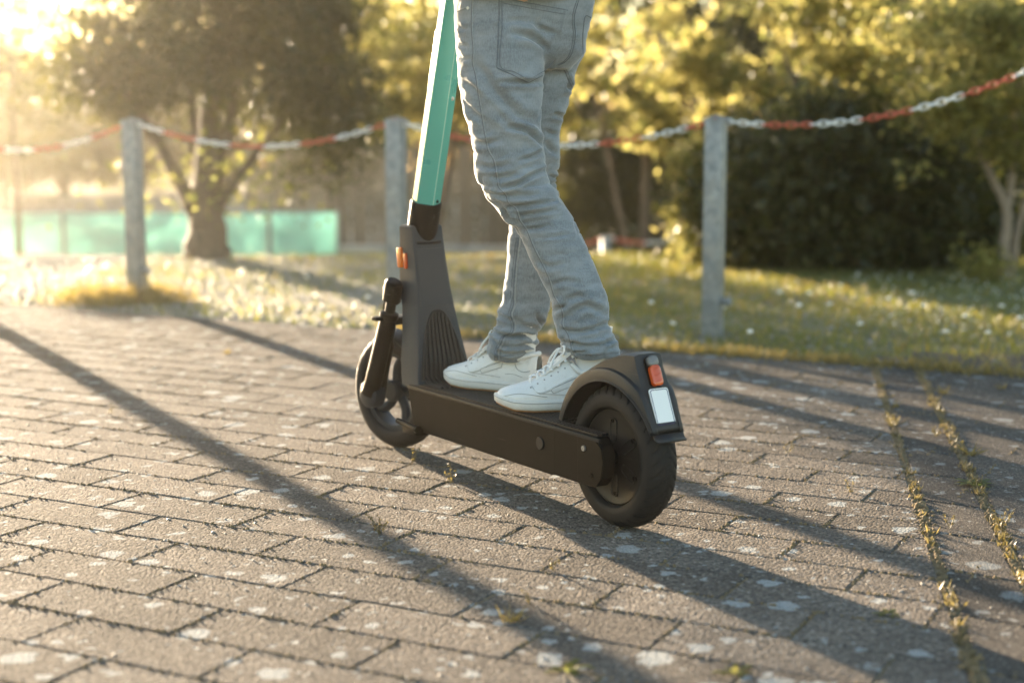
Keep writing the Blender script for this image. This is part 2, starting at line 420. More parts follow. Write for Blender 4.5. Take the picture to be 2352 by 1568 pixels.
tag(pavement, 'grey concrete block paving with moss in its joints', None, kind='structure')
variants = []
for i in range(7):
    a, b = BL - GAP, .150
    V, F = stone([np.array(p) for p in ((-a / 2, -b / 2), (a / 2, -b / 2), (a / 2, b / 2), (-a / 2, b / 2))])
    me = mesh_from('paver', V, F); me.materials.append(M['paver']); variants.append(me)
rest = MB(); count = 0
def seen(c, mx=60):
    x, y, d = proj(np.array([c[0], c[1], 0.])); return d > .5 and -mx < x < 2352 + mx and 600 < y < 1568 + mx
def lay(poly, mat, name='paver', variant=None, base=(.150, BL)):
    global count
    c = np.mean(poly, 0)
    rx, ry = rng.normal(0, .0022, 2); dz = rng.uniform(-.0010, .0004)
    big = seen(c)
    if variant is not None and big and count < 292:
        o = bpy.data.objects.new(name, variant); COL.objects.link(o); o.parent = pavement
        w = base; o.location = (c[0], c[1], dz); o.scale = (w[1] / (BL - GAP), w[0] / .150, 1)
        o.rotation_euler = (rx, ry, TH + (math.pi if rng.random() < .5 else 0)); count += 1; return
    V, F = stone([p - c for p in poly])
    if big and count < 292:
        me = mesh_from(name, V, F); me.materials.append(mat)
        o = link(name, me, None, pavement); o.location = (c[0], c[1], dz); o.rotation_euler = (rx * .7, ry * .7, 0); count += 1
    elif mat is M['paver']: rest.add([(v[0] + c[0], v[1] + c[1], v[2] + dz) for v in V], F)
    else: rest_slab.add([(v[0] + c[0], v[1] + c[1], v[2] + dz) for v in V], F)
rest_slab = MB()
def uv(u, v): return UX[:2] * u + VX[:2] * v
for k in range(len(COURSES) - 1):
    v0, v1 = COURSES[k], COURSES[k + 1]; u0 = -1.361 - .188 * (k - K0)
    n0 = int(math.floor((-8.6 - u0) / BL)); n1 = int(math.ceil((2.2 - u0) / BL))
    joints.append((uv(-7, v0), uv(2.2, v0), 0))
    for n in range(n0, n1):
        a, b = u0 + n * BL, u0 + (n + 1) * BL
        poly = [uv(a + GAP / 2, v0 + GAP / 2), uv(b - GAP / 2, v0 + GAP / 2), uv(b - GAP / 2, v1 - GAP / 2), uv(a + GAP / 2, v1 - GAP / 2)]
        joints.append((uv(a, v0), uv(a, v1), 1))
        s_ = [side(p) for p in poly]
        if min(s_) > -.012: continue
        if max(s_) <= -.011: lay(poly, M['paver'], variant=variants[rng.integers(7)], base=(v1 - v0 - GAP, BL - GAP))
        else:
            pc = clip_poly(poly, -.011, 1)
            if len(pc) >= 3 and np.linalg.norm(np.ptp(np.array(pc), 0)) > .05: lay(pc, M['paver'])
def bpt(s, o): return B1a + BD * s + BN * o
s0 = -.05
while s0 < 5.2:                                   # edging row between the two mossy seams
    L = .302; poly = [bpt(s0 + .004, .011), bpt(s0 + .004, STRIP_W - .012), bpt(s0 + L - .004, STRIP_W - .012), bpt(s0 + L - .004, .011)]
    poly = [p + BD * (.06 * (i in (0, 3)) * -1) for i, p in enumerate(poly)]
    poly = [p for p in poly]
    lay(poly, M['slab'], 'edging_stone'); joints.append((poly[0], poly[1], 1)); s0 += L
s0 = -.25
while s0 < 5.2:                                   # large slabs beyond
    L = .80
    for j in range(3):
        a, b = STRIP_W + .013 + j * .80, STRIP_W + .013 + (j + 1) * .80 - .006
        lay([bpt(s0 + .003, a), bpt(s0 + .003, b), bpt(s0 + L - .003, b), bpt(s0 + L - .003, a)], M['slab'], 'concrete_slab')
    s0 += L
o = rest.build('far_pavers', M['paver'], pavement, smooth=False); tag(o, kind='stuff')
o = rest_slab.build('far_slabs', M['slab'], pavement, smooth=False); tag(o, kind='stuff')

# moss cushions along the joints
def blobs(P, r, h):
    'low domes: P (n,3) centres, r radius, h height'
    n = len(P); a = np.linspace(0, 2 * np.pi, 7)[:6]
    ring = np.stack([np.cos(a), np.sin(a), 0 * a], -1)[None] * (r[:, None, None] * rng.uniform(.7, 1.3, (n, 6, 1)))
    mid = ring * .62; mid[..., 2] += h[:, None] * .72; top = np.zeros((n, 1, 3)); top[:, 0, 2] = h
    ring[..., 2] -= .003
    V = (np.concatenate([ring, mid, top], 1) + P[:, None]).reshape(-1, 3); F = []
    base = np.arange(n)[:, None] * 13
    q = np.array([[i, (i + 1) % 6, 6 + (i + 1) % 6, 6 + i] for i in range(6)] + [[6 + i, 6 + (i + 1) % 6, 12, 12] for i in range(6)])
    F = (base[:, None] + q[None]).reshape(-1, 4); return V, F
def tri_mesh(name, V, F, mat, parent=None, smooth=True):
    tri = np.concatenate([F[:, [0, 1, 2]], F[:, [0, 2, 3]]]); tri = tri[(tri[:, 0] != tri[:, 1]) & (tri[:, 1] != tri[:, 2]) & (tri[:, 0] != tri[:, 2])]
    return link(name, fast_mesh(name, V, tri, smooth), mat, parent)
P, rr, hh = [], [], []
for a, b, kind in joints:
    L = np.linalg.norm(b - a); n = int(L / .008)
    for t in rng.random(n):
        p = a + (b - a) * t
        if side(p) > 0 and kind == 0: continue
        if not seen(p, 20): continue
        nz = vnoise(np.array([p[0], p[1], 0.]), 5., 8)
        if nz < (-.25 if kind else -.12) + rng.normal(0, .25): continue
        q = p + rng.normal(0, .0022, 2); P.append((*q, -.004)); rr.append(rng.uniform(.0022, .006)); hh.append(rng.uniform(.003, .0095))
for off, s1, dens in ((0., 4.4, 230), (STRIP_W, 4.4, 330)):
    for s in rng.random(int(4.4 * dens)) * s1:
        w = max(.05, .5 + .75 * vnoise(np.array([s * 2.6, off * 9, 0.]), 2., 5))
        q = bpt(s, off + rng.normal(0, .0045 + .0055 * w)); P.append((*q, -.006)); r_ = rng.uniform(.004, .012) * (w + .2); rr.append(r_); hh.append(r_ * rng.uniform(.7, 1.3) + .003)
V, F = blobs(np.array(P), np.array(rr), np.array(hh))
o = tri_mesh('moss', V, F, M['moss']); tag(o, 'cushions of dry brown moss filling the paving joints', 'moss', kind='stuff')

# ------------------------------------------------------------------ grass, gravel
def blades(P, h, w, lean=.5):
    n = len(P); a = rng.uniform(0, 2 * np.pi, n); d = np.stack([np.cos(a), np.sin(a), 0 * a], -1)
    ln = np.stack([rng.normal(0, lean, n), rng.normal(0, lean, n), np.ones(n)], -1); ln /= np.linalg.norm(ln, axis=1)[:, None]
    A = P - d * w[:, None]; B = P + d * w[:, None]; T = P + ln * h[:, None]; Mid = P + ln * h[:, None] * .55 + d * w[:, None] * .8
    Mid[:, 2] += 0.06 * h
    V = np.stack([A, B, Mid, T], 1).reshape(-1, 3); F = np.arange(n * 4).reshape(n, 4); return V, F
def in_lawn(n, x0, x1, y0, y1, margin=.02):
    x = rng.uniform(x0, x1, n); y = rng.uniform(y0, y1, n); v = x * VX[0] + y * VX[1]
    px, py, d = proj(np.stack([x, y, 0 * x], -1)); ok = (v > V_EDGE + margin) & (px > -150) & (px < 2500)
    return x[ok], y[ok]
def scatter_grass(name, label, n, box, hr, dens, mat, dry=0):
    x, y = in_lawn(n, *box); P = np.stack([x, y, ter(x, y) - .004], -1)
    k = rng.random(len(P)) < dens(x, y); P = P[k]; m = len(P)
    h = rng.uniform(*hr, m) * (.7 + .5 * (vnoise(P, 2.3, 6) + 1) / 2)
    V, F = blades(P, h, rng.uniform(.0016, .0034, m))
    o = link(name, fast_mesh(name, V, F), mat); tag(o, label, 'grass', kind='stuff')
def lush(x, y): return np.clip(.25 + .55 * sstep((x + .6 - .1 * (y - 7)) / 1.6) + .35 * vnoise(np.stack([x, y, 0 * x], -1), 1.7, 9), .03, 1)
scatter_grass('lawn_grass', 'short green lawn grass behind the chain posts', 120000, (-2.6, 4.6, 5.2, 12.), (.02, .055), lush, M['grass'])
scatter_grass('dry_lawn_grass', 'straw coloured dry blades scattered through the lawn', 42000, (-4.2, 4.6, 5.2, 12.), (.02, .07),
              lambda x, y: np.clip(.5 + .5 * vnoise(np.stack([x, y, 0 * x], -1), 1.2, 12), .1, 1) * (.10 + .9 * sstep((x + 1.2) / 1.4)), M['dry_grass'])
# fringe along the paving edge and tufts round post feet
def tufts(centres, n, sp, hr, name, label, mat, lean=.55):
    P = np.concatenate([np.stack([rng.normal(c[0], sp, n), rng.normal(c[1], sp, n), np.full(n, c[2] - .003)], -1) for c in centres])
    V, F = blades(P, rng.uniform(*hr, len(P)), rng.uniform(.0014, .003, len(P)), lean)
    o = link(name, fast_mesh(name, V, F), mat); tag(o, label, 'grass', kind='stuff')
ed = [(*(UX[:2] * u + VX[:2] * (V_EDGE + rng.normal(.01, .02))), 0.) for u in np.linspace(-3.6, -.2, 150)]
tufts(ed, 26, .035, (.02, .06), 'edge_grass', 'dry grass fringe along the far edge of the paving', M['dry_grass'])
x, y = in_lawn(26000, -5.2, 2.2, 5.4, 11.6)
k = rng.random(len(x)) < np.clip(.55 - .5 * sstep((x + .7) / 1.2) + .4 * vnoise(np.stack([x, y, 0 * x], -1), 1.4, 21), .02, 1)
x, y = x[k], y[k]
V, F = blobs(np.stack([x, y, ter(x, y)], -1), rng.uniform(.006, .018, len(x)), rng.uniform(.004, .014, len(x)))
M['gravel'] = plain('pale_gravel', (.25, .22, .185), .6, .45, 14, .001, 200)
o = tri_mesh('gravel', V, F, M['gravel'], smooth=False); tag(o, 'pale loose gravel and grit between the chain posts and the bushy tree', 'gravel', kind='stuff')
# ------------------------------------------------------------------ chain posts and chains
PL1 = gnd(316, 687); PL3 = gnd(1636, 770); STEP = (PL3 - PL1) / 2
PYAW = math.atan2(STEP[1], STEP[0])
POST_H = .93
def post_mesh(h, w=.078):
    b = MB(); b.box((0, 0, h / 2 - .1), (w, w, h + .2), .006); return b
def make_post(loc, h=POST_H, yaw=PYAW, stub=None, label='', name='chain_post'):
    r = empty(name, loc, yaw)
    post_mesh(h - .004).build('tube', M['galv'], r)
    MB().box((0, 0, h - .001), (.084, .084, .008), .002).build('cap', M['galv'], r)
    b = MB(); b.tube([(-.05, 0, h - .018), (-.058, 0, h - .004), (0, 0, h + .012), (.058, 0, h - .004), (.05, 0, h - .018)], .006, 8).build('hook', M['galv'], r)
    if stub:
        o = MB().lathe([(.0, .0), (.016, .0), (.016, .03), (.020, .03), (.020, .042), (.0, .042)], 16, 'z').build('bolt_stub', M['galv'], r)
        o.rotation_euler = (0, math.pi / 2, 0); o.location = (.038, 0, stub)
    tag(r, label, 'post', 'galvanised posts of the chain barrier'); return r
SIDE = {0: 'galvanised square post outside the bright end of the chain barrier', 1: 'galvanised square post with dry grass tuft at its foot', 2: 'galvanised square post behind the teal scooter stem',
        3: 'galvanised square post standing between lawn and paving with a stub near its foot'}
posts = []
for i in range(4):
    p = PL1 + STEP * (i - 1); p[2] = float(ter(p[0], p[1]))
    r = make_post(p, POST_H - p[2] + (0 if i != 1 else .0), stub=(.16 if i in (1, 3) else None), label=SIDE[i]); posts.append(p + np.array([0, 0, POST_H - p[2]]))
p4 = PL3 + STEP * 1.02; p4[2] = float(ter(p4[0], p4[1])); make_post(p4, 1.30 - p4[2], label='taller galvanised square post where the chain rises'); posts.append(p4 + np.array([0, 0, 1.30 - p4[2]]))
def link_mesh(mat, name):
    b = MB(); n = 14; pts = []
    for k in range(n):
        a = 2 * math.pi * k / n; x = .0085 * math.cos(a); y = .0105 * math.sin(a); x += .0125 * (1 if x > 0 else -1)
        pts.append((x, y, 0))
    pts.append(pts[0]); b.tube(pts, .0041, 6, caps=False)
    me = mesh_from(name, b.V, b.F, True); me.materials.append(mat); return me
LK_R, LK_W = link_mesh(M['red_plastic'], 'chain_link'), link_mesh(M['white_plastic'], 'chain_link')
PITCHL = .0345
def chain(A, B, sag, phase, label, per=6, low=.5, pitch=PITCHL):
    A, B = np.array(A), np.array(B)
    r = empty('barrier_chain', A); tag(r, label, 'chain', 'red and white plastic chains of the barrier')
    ts = np.linspace(0, 1, 400); D = A + (B - A) * ts[:, None]; D[:, 2] -= sag * 4 * ts * (1 - ts)
    s = np.concatenate([[0], np.cumsum(np.linalg.norm(np.diff(D, axis=0), axis=1))]); n = int(s[-1] / pitch)
    for i in range(n):
        c = np.array([np.interp((i + .5) * s[-1] / n, s, D[:, j]) for j in range(3)])
        e = np.array([np.interp((i + .6) * s[-1] / n, s, D[:, j]) for j in range(3)]); t = Vector(e - c).normalized()
        o = bpy.data.objects.new('chain_link', LK_W if ((i + phase) // per) % 2 == 0 else LK_R); COL.objects.link(o); o.parent = r
        q = t.to_track_quat('X', 'Z') @ Quaternion((1, 0, 0), R_(12 + 90 * (i % 2) + random.uniform(-14, 14)))
        o.rotation_mode = 'QUATERNION'; o.rotation_quaternion = q; o.location = c - A; k = pitch / .0345; o.scale = (k, k, k)
dz = np.array([0, 0, -.004])
chain(posts[0] + dz, posts[1] + dz, .155, 3, 'red and white plastic chain fading into the sun glare')
chain(posts[1] + dz, posts[2] + dz, .125, 0, 'red and white plastic chain sagging across the bushy tree')
chain(posts[2] + dz, posts[3] + dz, .115, 0, 'red and white plastic chain passing behind the rider')
chain(posts[3] + dz, posts[4] + dz, .150, 0, 'red and white plastic chain climbing in front of the lit trees')
# second chain line lower down the bank
lp = []
for i, px_ in enumerate((1205, 1390, 1585)):
    Y = 15.5 - .3 * (i - 1); x = (px_ - 1176) / FPX * Y; z = float(ter(x, Y)); top = .90 - .0712 * Y
    make_post((x, Y, z), top - z, yaw=.1, label=('galvanised post of the lower chain hidden by the rider', 'small sunlit post of the lower chain on the bank', 'galvanised post of the lower chain beside the lit hedge side')[i]); lp.append(np.array([x, Y, top]))
chain(lp[0], lp[1], .10, 7, 'dull red chain on the bank left of the sunlit small post'.replace(' left of', ' between the rider and'), pitch=.05)
chain(lp[1], lp[2], .06, 4, 'dull red chain on the bank running to the lit hedge side', pitch=.05)

# ------------------------------------------------------------------ trees and shrubs
def leaves(P, size, droop=.3, asp=.55):
    n = len(P); s = size * rng.uniform(.6, 1.35, n)
    q = rng.normal(size=(n, 3)); q /= np.linalg.norm(q, axis=1)[:, None]; q[:, 2] -= droop; q /= np.linalg.norm(q, axis=1)[:, None]
    w = np.cross(q, rng.normal(size=(n, 3))); w /= np.linalg.norm(w, axis=1)[:, None]; nr = np.cross(q, w)
    L, W = s[:, None] * .5, s[:, None] * .5 * asp
    V = np.stack([P - q * L, P + w * W + nr * L * .18, P + q * L, P - w * W + nr * L * .18], 1).reshape(-1, 3)
    return V, np.arange(n * 4).reshape(n, 4)
def crown_pts(ells, gap=.0, cl=.11, per=46, seed=1, floor=None):
    out = []
    for c, r, n in ells:
        d = rng.normal(size=(n, 3)); d /= np.linalg.norm(d, axis=1)[:, None]
        rad = rng.random(n) ** (1 / 2.3); P = np.array(c) + d * rad[:, None] * np.array(r) * (1 + .16 * vnoise(d, 2.2, seed)[:, None])
        if gap > -1: P = P[vnoise(P, 1.9 / max(.5, min(r)), seed + 5) > gap]
        k = rng.normal(0, 1, (len(P), per, 3)) * cl * rng.uniform(.6, 1.3, (len(P), 1, 1)); k[..., 2] *= .7
        out.append((P[:, None] + k).reshape(-1, 3))
    P = np.concatenate(out)
    if floor is not None: P = P[P[:, 2] > floor + .02]
    return P
def tree(name, label, cat, base, limbs, ells, leaf, mat, bark='bark', gap=-.25, cl=.11, per=46, seed=1, group=None, mats=None):
    base = np.array([base[0], base[1], float(ter(base[0], base[1])) if len(base) < 3 else base[2]])
    r = empty(name, base); tag(r, label, cat, group)
    b = MB()
    for pts, rads in limbs:
        pts = catmull([np.array(p) for p in pts], 5); rr_ = np.interp(np.linspace(0, 1, len(pts)), np.linspace(0, 1, len(rads)), rads)
        b.tube([p + rng.normal(0, .06, 3) * k_ for p, k_ in zip(pts, rr_)], list(rr_), 9)
    b.build('trunk', M[bark], r)
    P = crown_pts([(np.array(c) - base, rd, n) for c, rd, n in ells], gap, cl, per, seed, floor=0)
    V, F = leaves(P, leaf); o = link('crown', fast_mesh('crown', V, F), M[mat], r); return r, len(P)
def at(px_, py_, Y): return atY(px_, py_, Y)
nl = 0
# A. bushy tree, its crown darkest against the light
TA = np.array([-2.12, 10.67, 0.])
def rel(base, *offs): return [base + np.array(o) for o in offs]
r, n = tree('bushy_tree', 'dark bushy tree with forked trunk in front of the mint screen', 'tree', TA[:2],
    [([(0, 0, -.1), (0, 0, .12), (.0, .02, .35), (.03, .05, .8), (.05, .1, 1.5)], [.19, .145, .12, .09, .03]),
     ([(.03, 0, .28), (.22, 0, .55), (.45, .1, .85), (.7, .2, 1.2)], [.05, .035, .028, .012]),
     ([(-.05, 0, .28), (-.18, -.05, .55), (-.42, .05, .95), (-.7, .1, 1.3)], [.07, .05, .04, .015]),
     ([(0, 0, .4), (.15, -.1, .8), (.3, -.3, 1.2)], [.07, .05, .02]), ([(0, 0, .4), (-.1, .2, .8), (-.2, .5, 1.3)], [.06, .04, .02])],
    [((-2.0, 10.75, 1.50), (1.0, .95, .60), 520), ((-1.75, 10.7, 2.2), (.95, .9, .8), 420), ((-1.28, 10.6, .95), (.42, .5, .45), 120), ((-2.75, 10.8, 1.25), (.45, .5, .36), 90)],
    .05, 'leaf_dark', gap=-.28, cl=.10, per=52, seed=3); nl += n
P = np.concatenate([rng.normal(0, 1, (700, 3)) * np.array([.42, .35, .16]) + np.array([.1, 0, .55])]); P = P[P[:, 2] > .2]
V, F = leaves(P, .045); link('low_sprigs', fast_mesh('low_sprigs', V, F), M['leaf_mid'], r)['kind'] = 'stuff'
# B. trees at the bright edge
for i, (px_, Y, cz, rx, rz, nn) in enumerate(((35, 20., 2.1, 1.15, 1.6, 230), (10, 31., 1.8, 1.9, 2.7, 420), (-230, 35., 1.8, 1.9, 2.6, 420), (-60, 40., 1., 2.6, 2.6, 300), (70, 46., 1.2, 3.0, 2.4, 480), (-110, 48., 1.4, 3.2, 2.6, 480))):
    x = (px_ - 1176) / FPX * Y
    r, n = tree('park_tree', ('loose crowned tree dissolving into the low sun', 'taller tree beyond the loose crowned one in the low sun', 'hazy tree where the screen ends in the glare', 'hazy tree over the bright screen end', 'broad hazy tree rising behind the loose crowned one', 'broad farthest tree filling the strongest glare')[i], 'tree', (x, Y), [([(0, 0, -.1), (.05, 0, 1.2), (0, .1, 3.)], [.06, .045, .02])],
         [((x, Y, cz), (rx, rx, rz), nn)], .085, 'leaf_dark', gap=-.1, cl=.16, per=30, seed=11 + i, group='trees behind the screen'); nl += n
# C-E, far wood behind the fence and bank
def bush(name, label, cat, px_, py_, Y, r3, n, leaf, mat, gap=-.3, cl=.12, per=40, seed=1, group=None, extra=(), bark='bark'):
    c = at(px_, py_, Y); zb = float(ter(c[0], c[1])); h = c[2] - zb
    limbs = [([(0, 0, -.1), (.03, 0, h * .5), (.05, .05, h)], [.05 + .02 * r3[0], .04 + .01 * r3[0], .015]), ([(0, 0, .1), (-.2 * r3[0], .05, h * .5), (-.5 * r3[0], 0, h)], [.04, .03, .012]), ([(0, 0, .1), (.25 * r3[0], .05, h * .5), (.55 * r3[0], .1, h)], [.04, .03, .012])]
    return tree(name, label, cat, (c[0], c[1]), limbs, [(c, r3, n)] + [(at(a, b, Y + d), rr_, nn) for a, b, d, rr_, nn in extra], leaf, mat, bark, gap, cl, per, seed, group)[1]
nl += bush('golden_tree', 'yellow green tree lit by low sun above the scooter stem', 'tree', 960, 60, 14.5, (.95, .9, 1.1), 330, .075, 'leaf_gold', .12, .10, 44, 21, extra=((900, 230, -.3, (.45, .5, .3), 90), (1050, 230, 0, (.4, .5, .35), 70)))
nl += bush('maple_tree', 'maple tree with glowing yellow leaves behind the rider', 'tree', 1480, 60, 16., (1.35, 1.0, 1.27), 380, .10, 'leaf_gold', .15, .10, 40, 22, extra=((1330, 250, 0, (.45, .5, .45), 80), (1500, 270, -.4, (.45, .4, .38), 80), (1640, 160, -.5, (.6, .5, .5), 100)))
nl += bush('dark_shrub', 'dark shrub in shade beside the rider\'s lower leg', 'shrub', 1410, 430, 17.6, (1.0, .6, .85), 300, .08, 'leaf_dark', -.5, .12, 44, 23)
nl += bush('hedge_lit_side', 'lit side of the evergreen hedge, sunlight painted as yellow leaves, beside the grey post', 'shrub', 1597, 470, 10.35, (.15, .25, .46), 80, .045, 'leaf_gold', -.6, .07, 44, 24)  # sunlit side of the laurel hedge, its light put into gold leaves
nl += bush('laurel_hedge', 'broad dark evergreen hedge beyond the lawn', 'hedge', 1930, 450, 10.1, (.98, .6, .66), 560, .06, 'leaf_dark', -.6, .11, 50, 25, extra=((1760, 500, -.1, (.4, .5, .45), 160), (2150, 500, 0, (.5, .5, .45), 180)))
nl += bush('linden_tree', 'tree hanging lit leaf sprays over the evergreen hedge', 'tree', 1960, 120, 10.6, (.95, .6, .75), 330, .06, 'leaf_gold', .24, .08, 44, 26, extra=((1870, 290, -.5, (.35, .3, .2), 70), (2060, 320, -.6, (.4, .3, .18), 80), (2200, 120, -.3, (.5, .5, .5), 110)))
TI = np.array([2.93, 9.12, 0.])
r, n = tree('slender_tree', 'slender tree with three pale stems and loose bright leaves at the lawn edge', 'tree', TI[:2],
    [([(0, 0, -.1), (.0, 0, .2), (.0, 0, .42), (-.1, 0, .62), (-.19, .02, .85), (-.22, .05, 1.3)], [.040, .032, .028, .022, .017, .008]),
     ([(0, 0, .35), (.03, 0, .7), (.03, 0, 1.0), (.06, .05, 1.6)], [.026, .022, .018, .008]), ([(.05, .05, -.1), (.09, .05, .3), (.16, .05, .6), (.2, .1, 1.2)], [.026, .022, .019, .008])],
    [((2.85, 9.2, 1.45), (.62, .55, .55), 230), ((2.55, 9.0, 1.0), (.3, .3, .2), 50), ((2.42, 8.9, .62), (.10, .12, .08), 9), ((3.0, 9.1, .75), (.25, .3, .22), 40)], .05, 'leaf_gold', 'bark_pale', gap=.02, cl=.075, per=34, seed=31); nl += n
P = rng.normal(0, 1, (520, 3)) * np.array([.09, .09, .06]) + np.array([-.16, -.12, .08]); P = P[P[:, 2] > .01]
V, F = leaves(P, .04); link('basal_shoots', fast_mesh('basal_shoots', V, F), M['leaf_gold'], r)['kind'] = 'stuff'
# far trees that close the view
FAR = [(760, 30, 2.3), (1130, 26, 2.6), (1480, 22, 2.4), (1800, 19, 2.3), (2120, 17, 2.2), (2440, 15, 2.0)]
WORDS = ['behind the timber fence end', 'behind the timber fence and scooter stem', 'behind the glowing maple', 'behind the linden sprays', 'behind the evergreen hedge', 'behind the slender pale stemmed tree']
for i, (px_, Y, rad) in enumerate(FAR):
    x = (px_ - 1176) / FPX * Y; zb = -1.45
    nl += tree('woodland_tree', 'tall dark woodland tree standing ' + WORDS[i], 'tree', (x, Y), [([(0, 0, -.1), (.1, 0, 1.5), (0, .1, 4.)], [.2, .16, .07])],
         [((x, Y, 2.6), (rad * .9, rad * .8, 2.4), 330), ((x + .4, Y + .2, 0.3), (rad * .9, rad * .6, 1.5), 200)], .13, 'leaf_dark', gap=-.5, cl=.22, per=34, seed=41 + i, group='woodland closing the view')[1]
for i, px_ in enumerate((150, 330, 520, 690, -40)):
    Y = 55 + 3 * (i % 2); x = (px_ - 1176) / FPX * Y
    nl += tree('distant_tree', 'pale distant tree seen over the mint screen ' + ('at its bright end', 'past the grass tufted post', 'past the forked trunk', 'near the timber fence', 'in the strongest glare')[i], 'tree', (x, Y), [([(0, 0, -.1), (.1, 0, 1.5), (0, .1, 3.)], [.25, .2, .07])],
         [((x, Y, 1.0 + .5 * (i % 3)), (3.0, 1.8, 2.0), 430), ((x + 1.2, Y + .5, .2), (3.0, 1.5, 1.6), 260)], .2, 'leaf_dark', gap=-.8, cl=.35, per=26, seed=61 + i, group='distant trees past the screen')[1]
print('leaves', nl)

# ------------------------------------------------------------------ timber fence and mint screen
def fence_boards():
    Y = 24.; r = empty('timber_fence', (-1.5, Y, -1.45)); tag(r, 'weathered timber board fence far behind the scooter stem', 'fence')
    zt = .58 + 1.45; me = []
    M['board'] = plain('weathered_board', (.27, .20, .14), .85, .35, 3, .003, 60)
    for k in range(4):
        b = MB().box((0, 0, zt / 2 + .02 * k), (.10, .022, zt - .04 * k), .003); m_ = mesh_from('board', b.V, b.F); m_.materials.append(M['board']); me.append(m_)
    for i in range(36):
        o = bpy.data.objects.new('board', me[i % 4]); COL.objects.link(o); o.parent = r; o.location = (-2.6 + i * .150, random.uniform(-.01, .01), -.01); o.rotation_euler = (0, random.uniform(-.008, .008), 0)
    for i in range(4): MB().box((-2.6 + i * 1.7, .07, 1.), (.1, .1, 2.1), .005).build('fence_post', M['board'], r)
    for z in (.4, 1.6): MB().box((0, .035, z), (5.3, .04, .09), .004).build('rail', M['board'], r)
fence_boards()
def screen():
    Y = 20.; x0 = (-170 - 1176) / FPX * Y; x1 = (776 - 1176) / FPX * Y; zt, zb = -.205, -1.42
    r = empty('windbreak_screen', (x0, Y, zb)); tag(r, 'mint green fabric windbreak screen on thin posts behind the bushy tree', 'screen')
    t = NT('mint_fabric'); p = t.pos(True)
    c = t.mix(t.noise(p, 3, 3), (.33, .58, .53), (.43, .68, .63))
    d = t.n('ShaderNodeBsdfDiffuse'); tr = t.n('ShaderNodeBsdfTranslucent'); mx = t.n('ShaderNodeMixShader'); mx.inputs[0].default_value = .6
    t.l(c, d.inputs[0]); t.l(c, tr.inputs[0]); t.l(d.outputs[0], mx.inputs[1]); t.l(tr.outputs[0], mx.inputs[2]); t.l(mx.outputs[0], t.out.inputs[0])
    L = x1 - x0; nb = 6; w = L / nb
    for k in range(nb):
        V = []; F = []; nx, nz = 10, 6
        for i in range(nx + 1):
            for j in range(nz + 1):
                V.append((k * w + .02 + (w - .04) * i / nx, .05 * math.sin(math.pi * i / nx) * (1 - j / nz) + random.uniform(-.006, .006), (zt - zb) * j / nz - .02 * math.sin(math.pi * i / nx) * (j / nz)))
        for i in range(nx):
            for j in range(nz): a = i * (nz + 1) + j; F.append((a, a + nz + 1, a + nz + 2, a + 1))
        o = link('fabric_panel', mesh_from('fabric_panel', V, F, True), t.m, r); md = o.modifiers.new('s', 'SOLIDIFY'); md.thickness = .003
    for k in range(nb + 1): MB().tube([(k * w, .04, -.1), (k * w, .04, zt - zb + .03)], .028, 8).build('screen_post', M['galv'], r)
    MB().tube([(0, .04, zt - zb), (L, .04, zt - zb)], .014, 6).build('top_wire', M['galv'], r)
screen()
def low_wall():
    Y = 21.; r = empty('garden_wall', (-1.4, Y, -1.5)); tag(r, 'low pale concrete wall in front of the timber fence', 'wall')
    M['pale_conc'] = plain('pale_concrete', (.42, .38, .33), .8, .2, 4, .002, 60)
    for i in range(7): MB().box((-1.1 + i * .52, 0, .39), (.505, .28, .78 + random.uniform(-.006, .006)), .012).build('wall_block', M['pale_conc'], r)
low_wall()
# ------------------------------------------------------------------ the scooter (local x forward, y left, z up, origin at rear tyre contact)
RW = gnd(1430, 1207); FW = gnd(915, 1025); WB = float(np.linalg.norm(FW - RW)); HEAD = (FW - RW) / WB; YAW = math.atan2(HEAD[1], HEAD[0])
SC = empty('electric_scooter', (RW[0], RW[1], 0), YAW)
tag(SC, 'black rental electric scooter with teal stem carrying the rider', 'scooter')
WR = .163; TW = .041
def tyre_mesh(R0, w, grooves, n=480):
    'tyre as a torus-like band with cut tread grooves'
    prof = []
    for k in range(29):
        a = math.pi * (k / 28) ; y = -w * math.cos(a); r = R0 - .046 + .046 * math.sin(a) ** .62; prof.append((r, y))
    prof = prof + [(R0 - .052, w * .86), (R0 - .052, -w * .86)]
    m = len(prof); V = []; F = []
    for i in range(n):
        a = 2 * math.pi * i / n
        for r, y in prof:
            d = 0.
            if grooves and r > R0 - .024:
                t = abs(y) / w
                ph = (a / (2 * math.pi) * 34 + (.5 if y > 0 else 0) - t * 1.55) % 1.0
                if .10 < t < .86 and ph < .15: d = .0040
                ph2 = (a / (2 * math.pi) * 34 + (.5 if y > 0 else 0) - t * .9 + .5) % 1.0
                if .45 < t < .82 and ph2 < .12: d = .0034
                if t < .05: d = .0024
            V.append(((r - d) * math.cos(a), y, (r - d) * math.sin(a)))
    for i in range(n):
        for j in range(m):
            F.append((i * m + j, i * m + (j + 1) % m, ((i + 1) % n) * m + (j + 1) % m, ((i + 1) % n) * m + j))
    b = MB(); b.add(V, F); return b
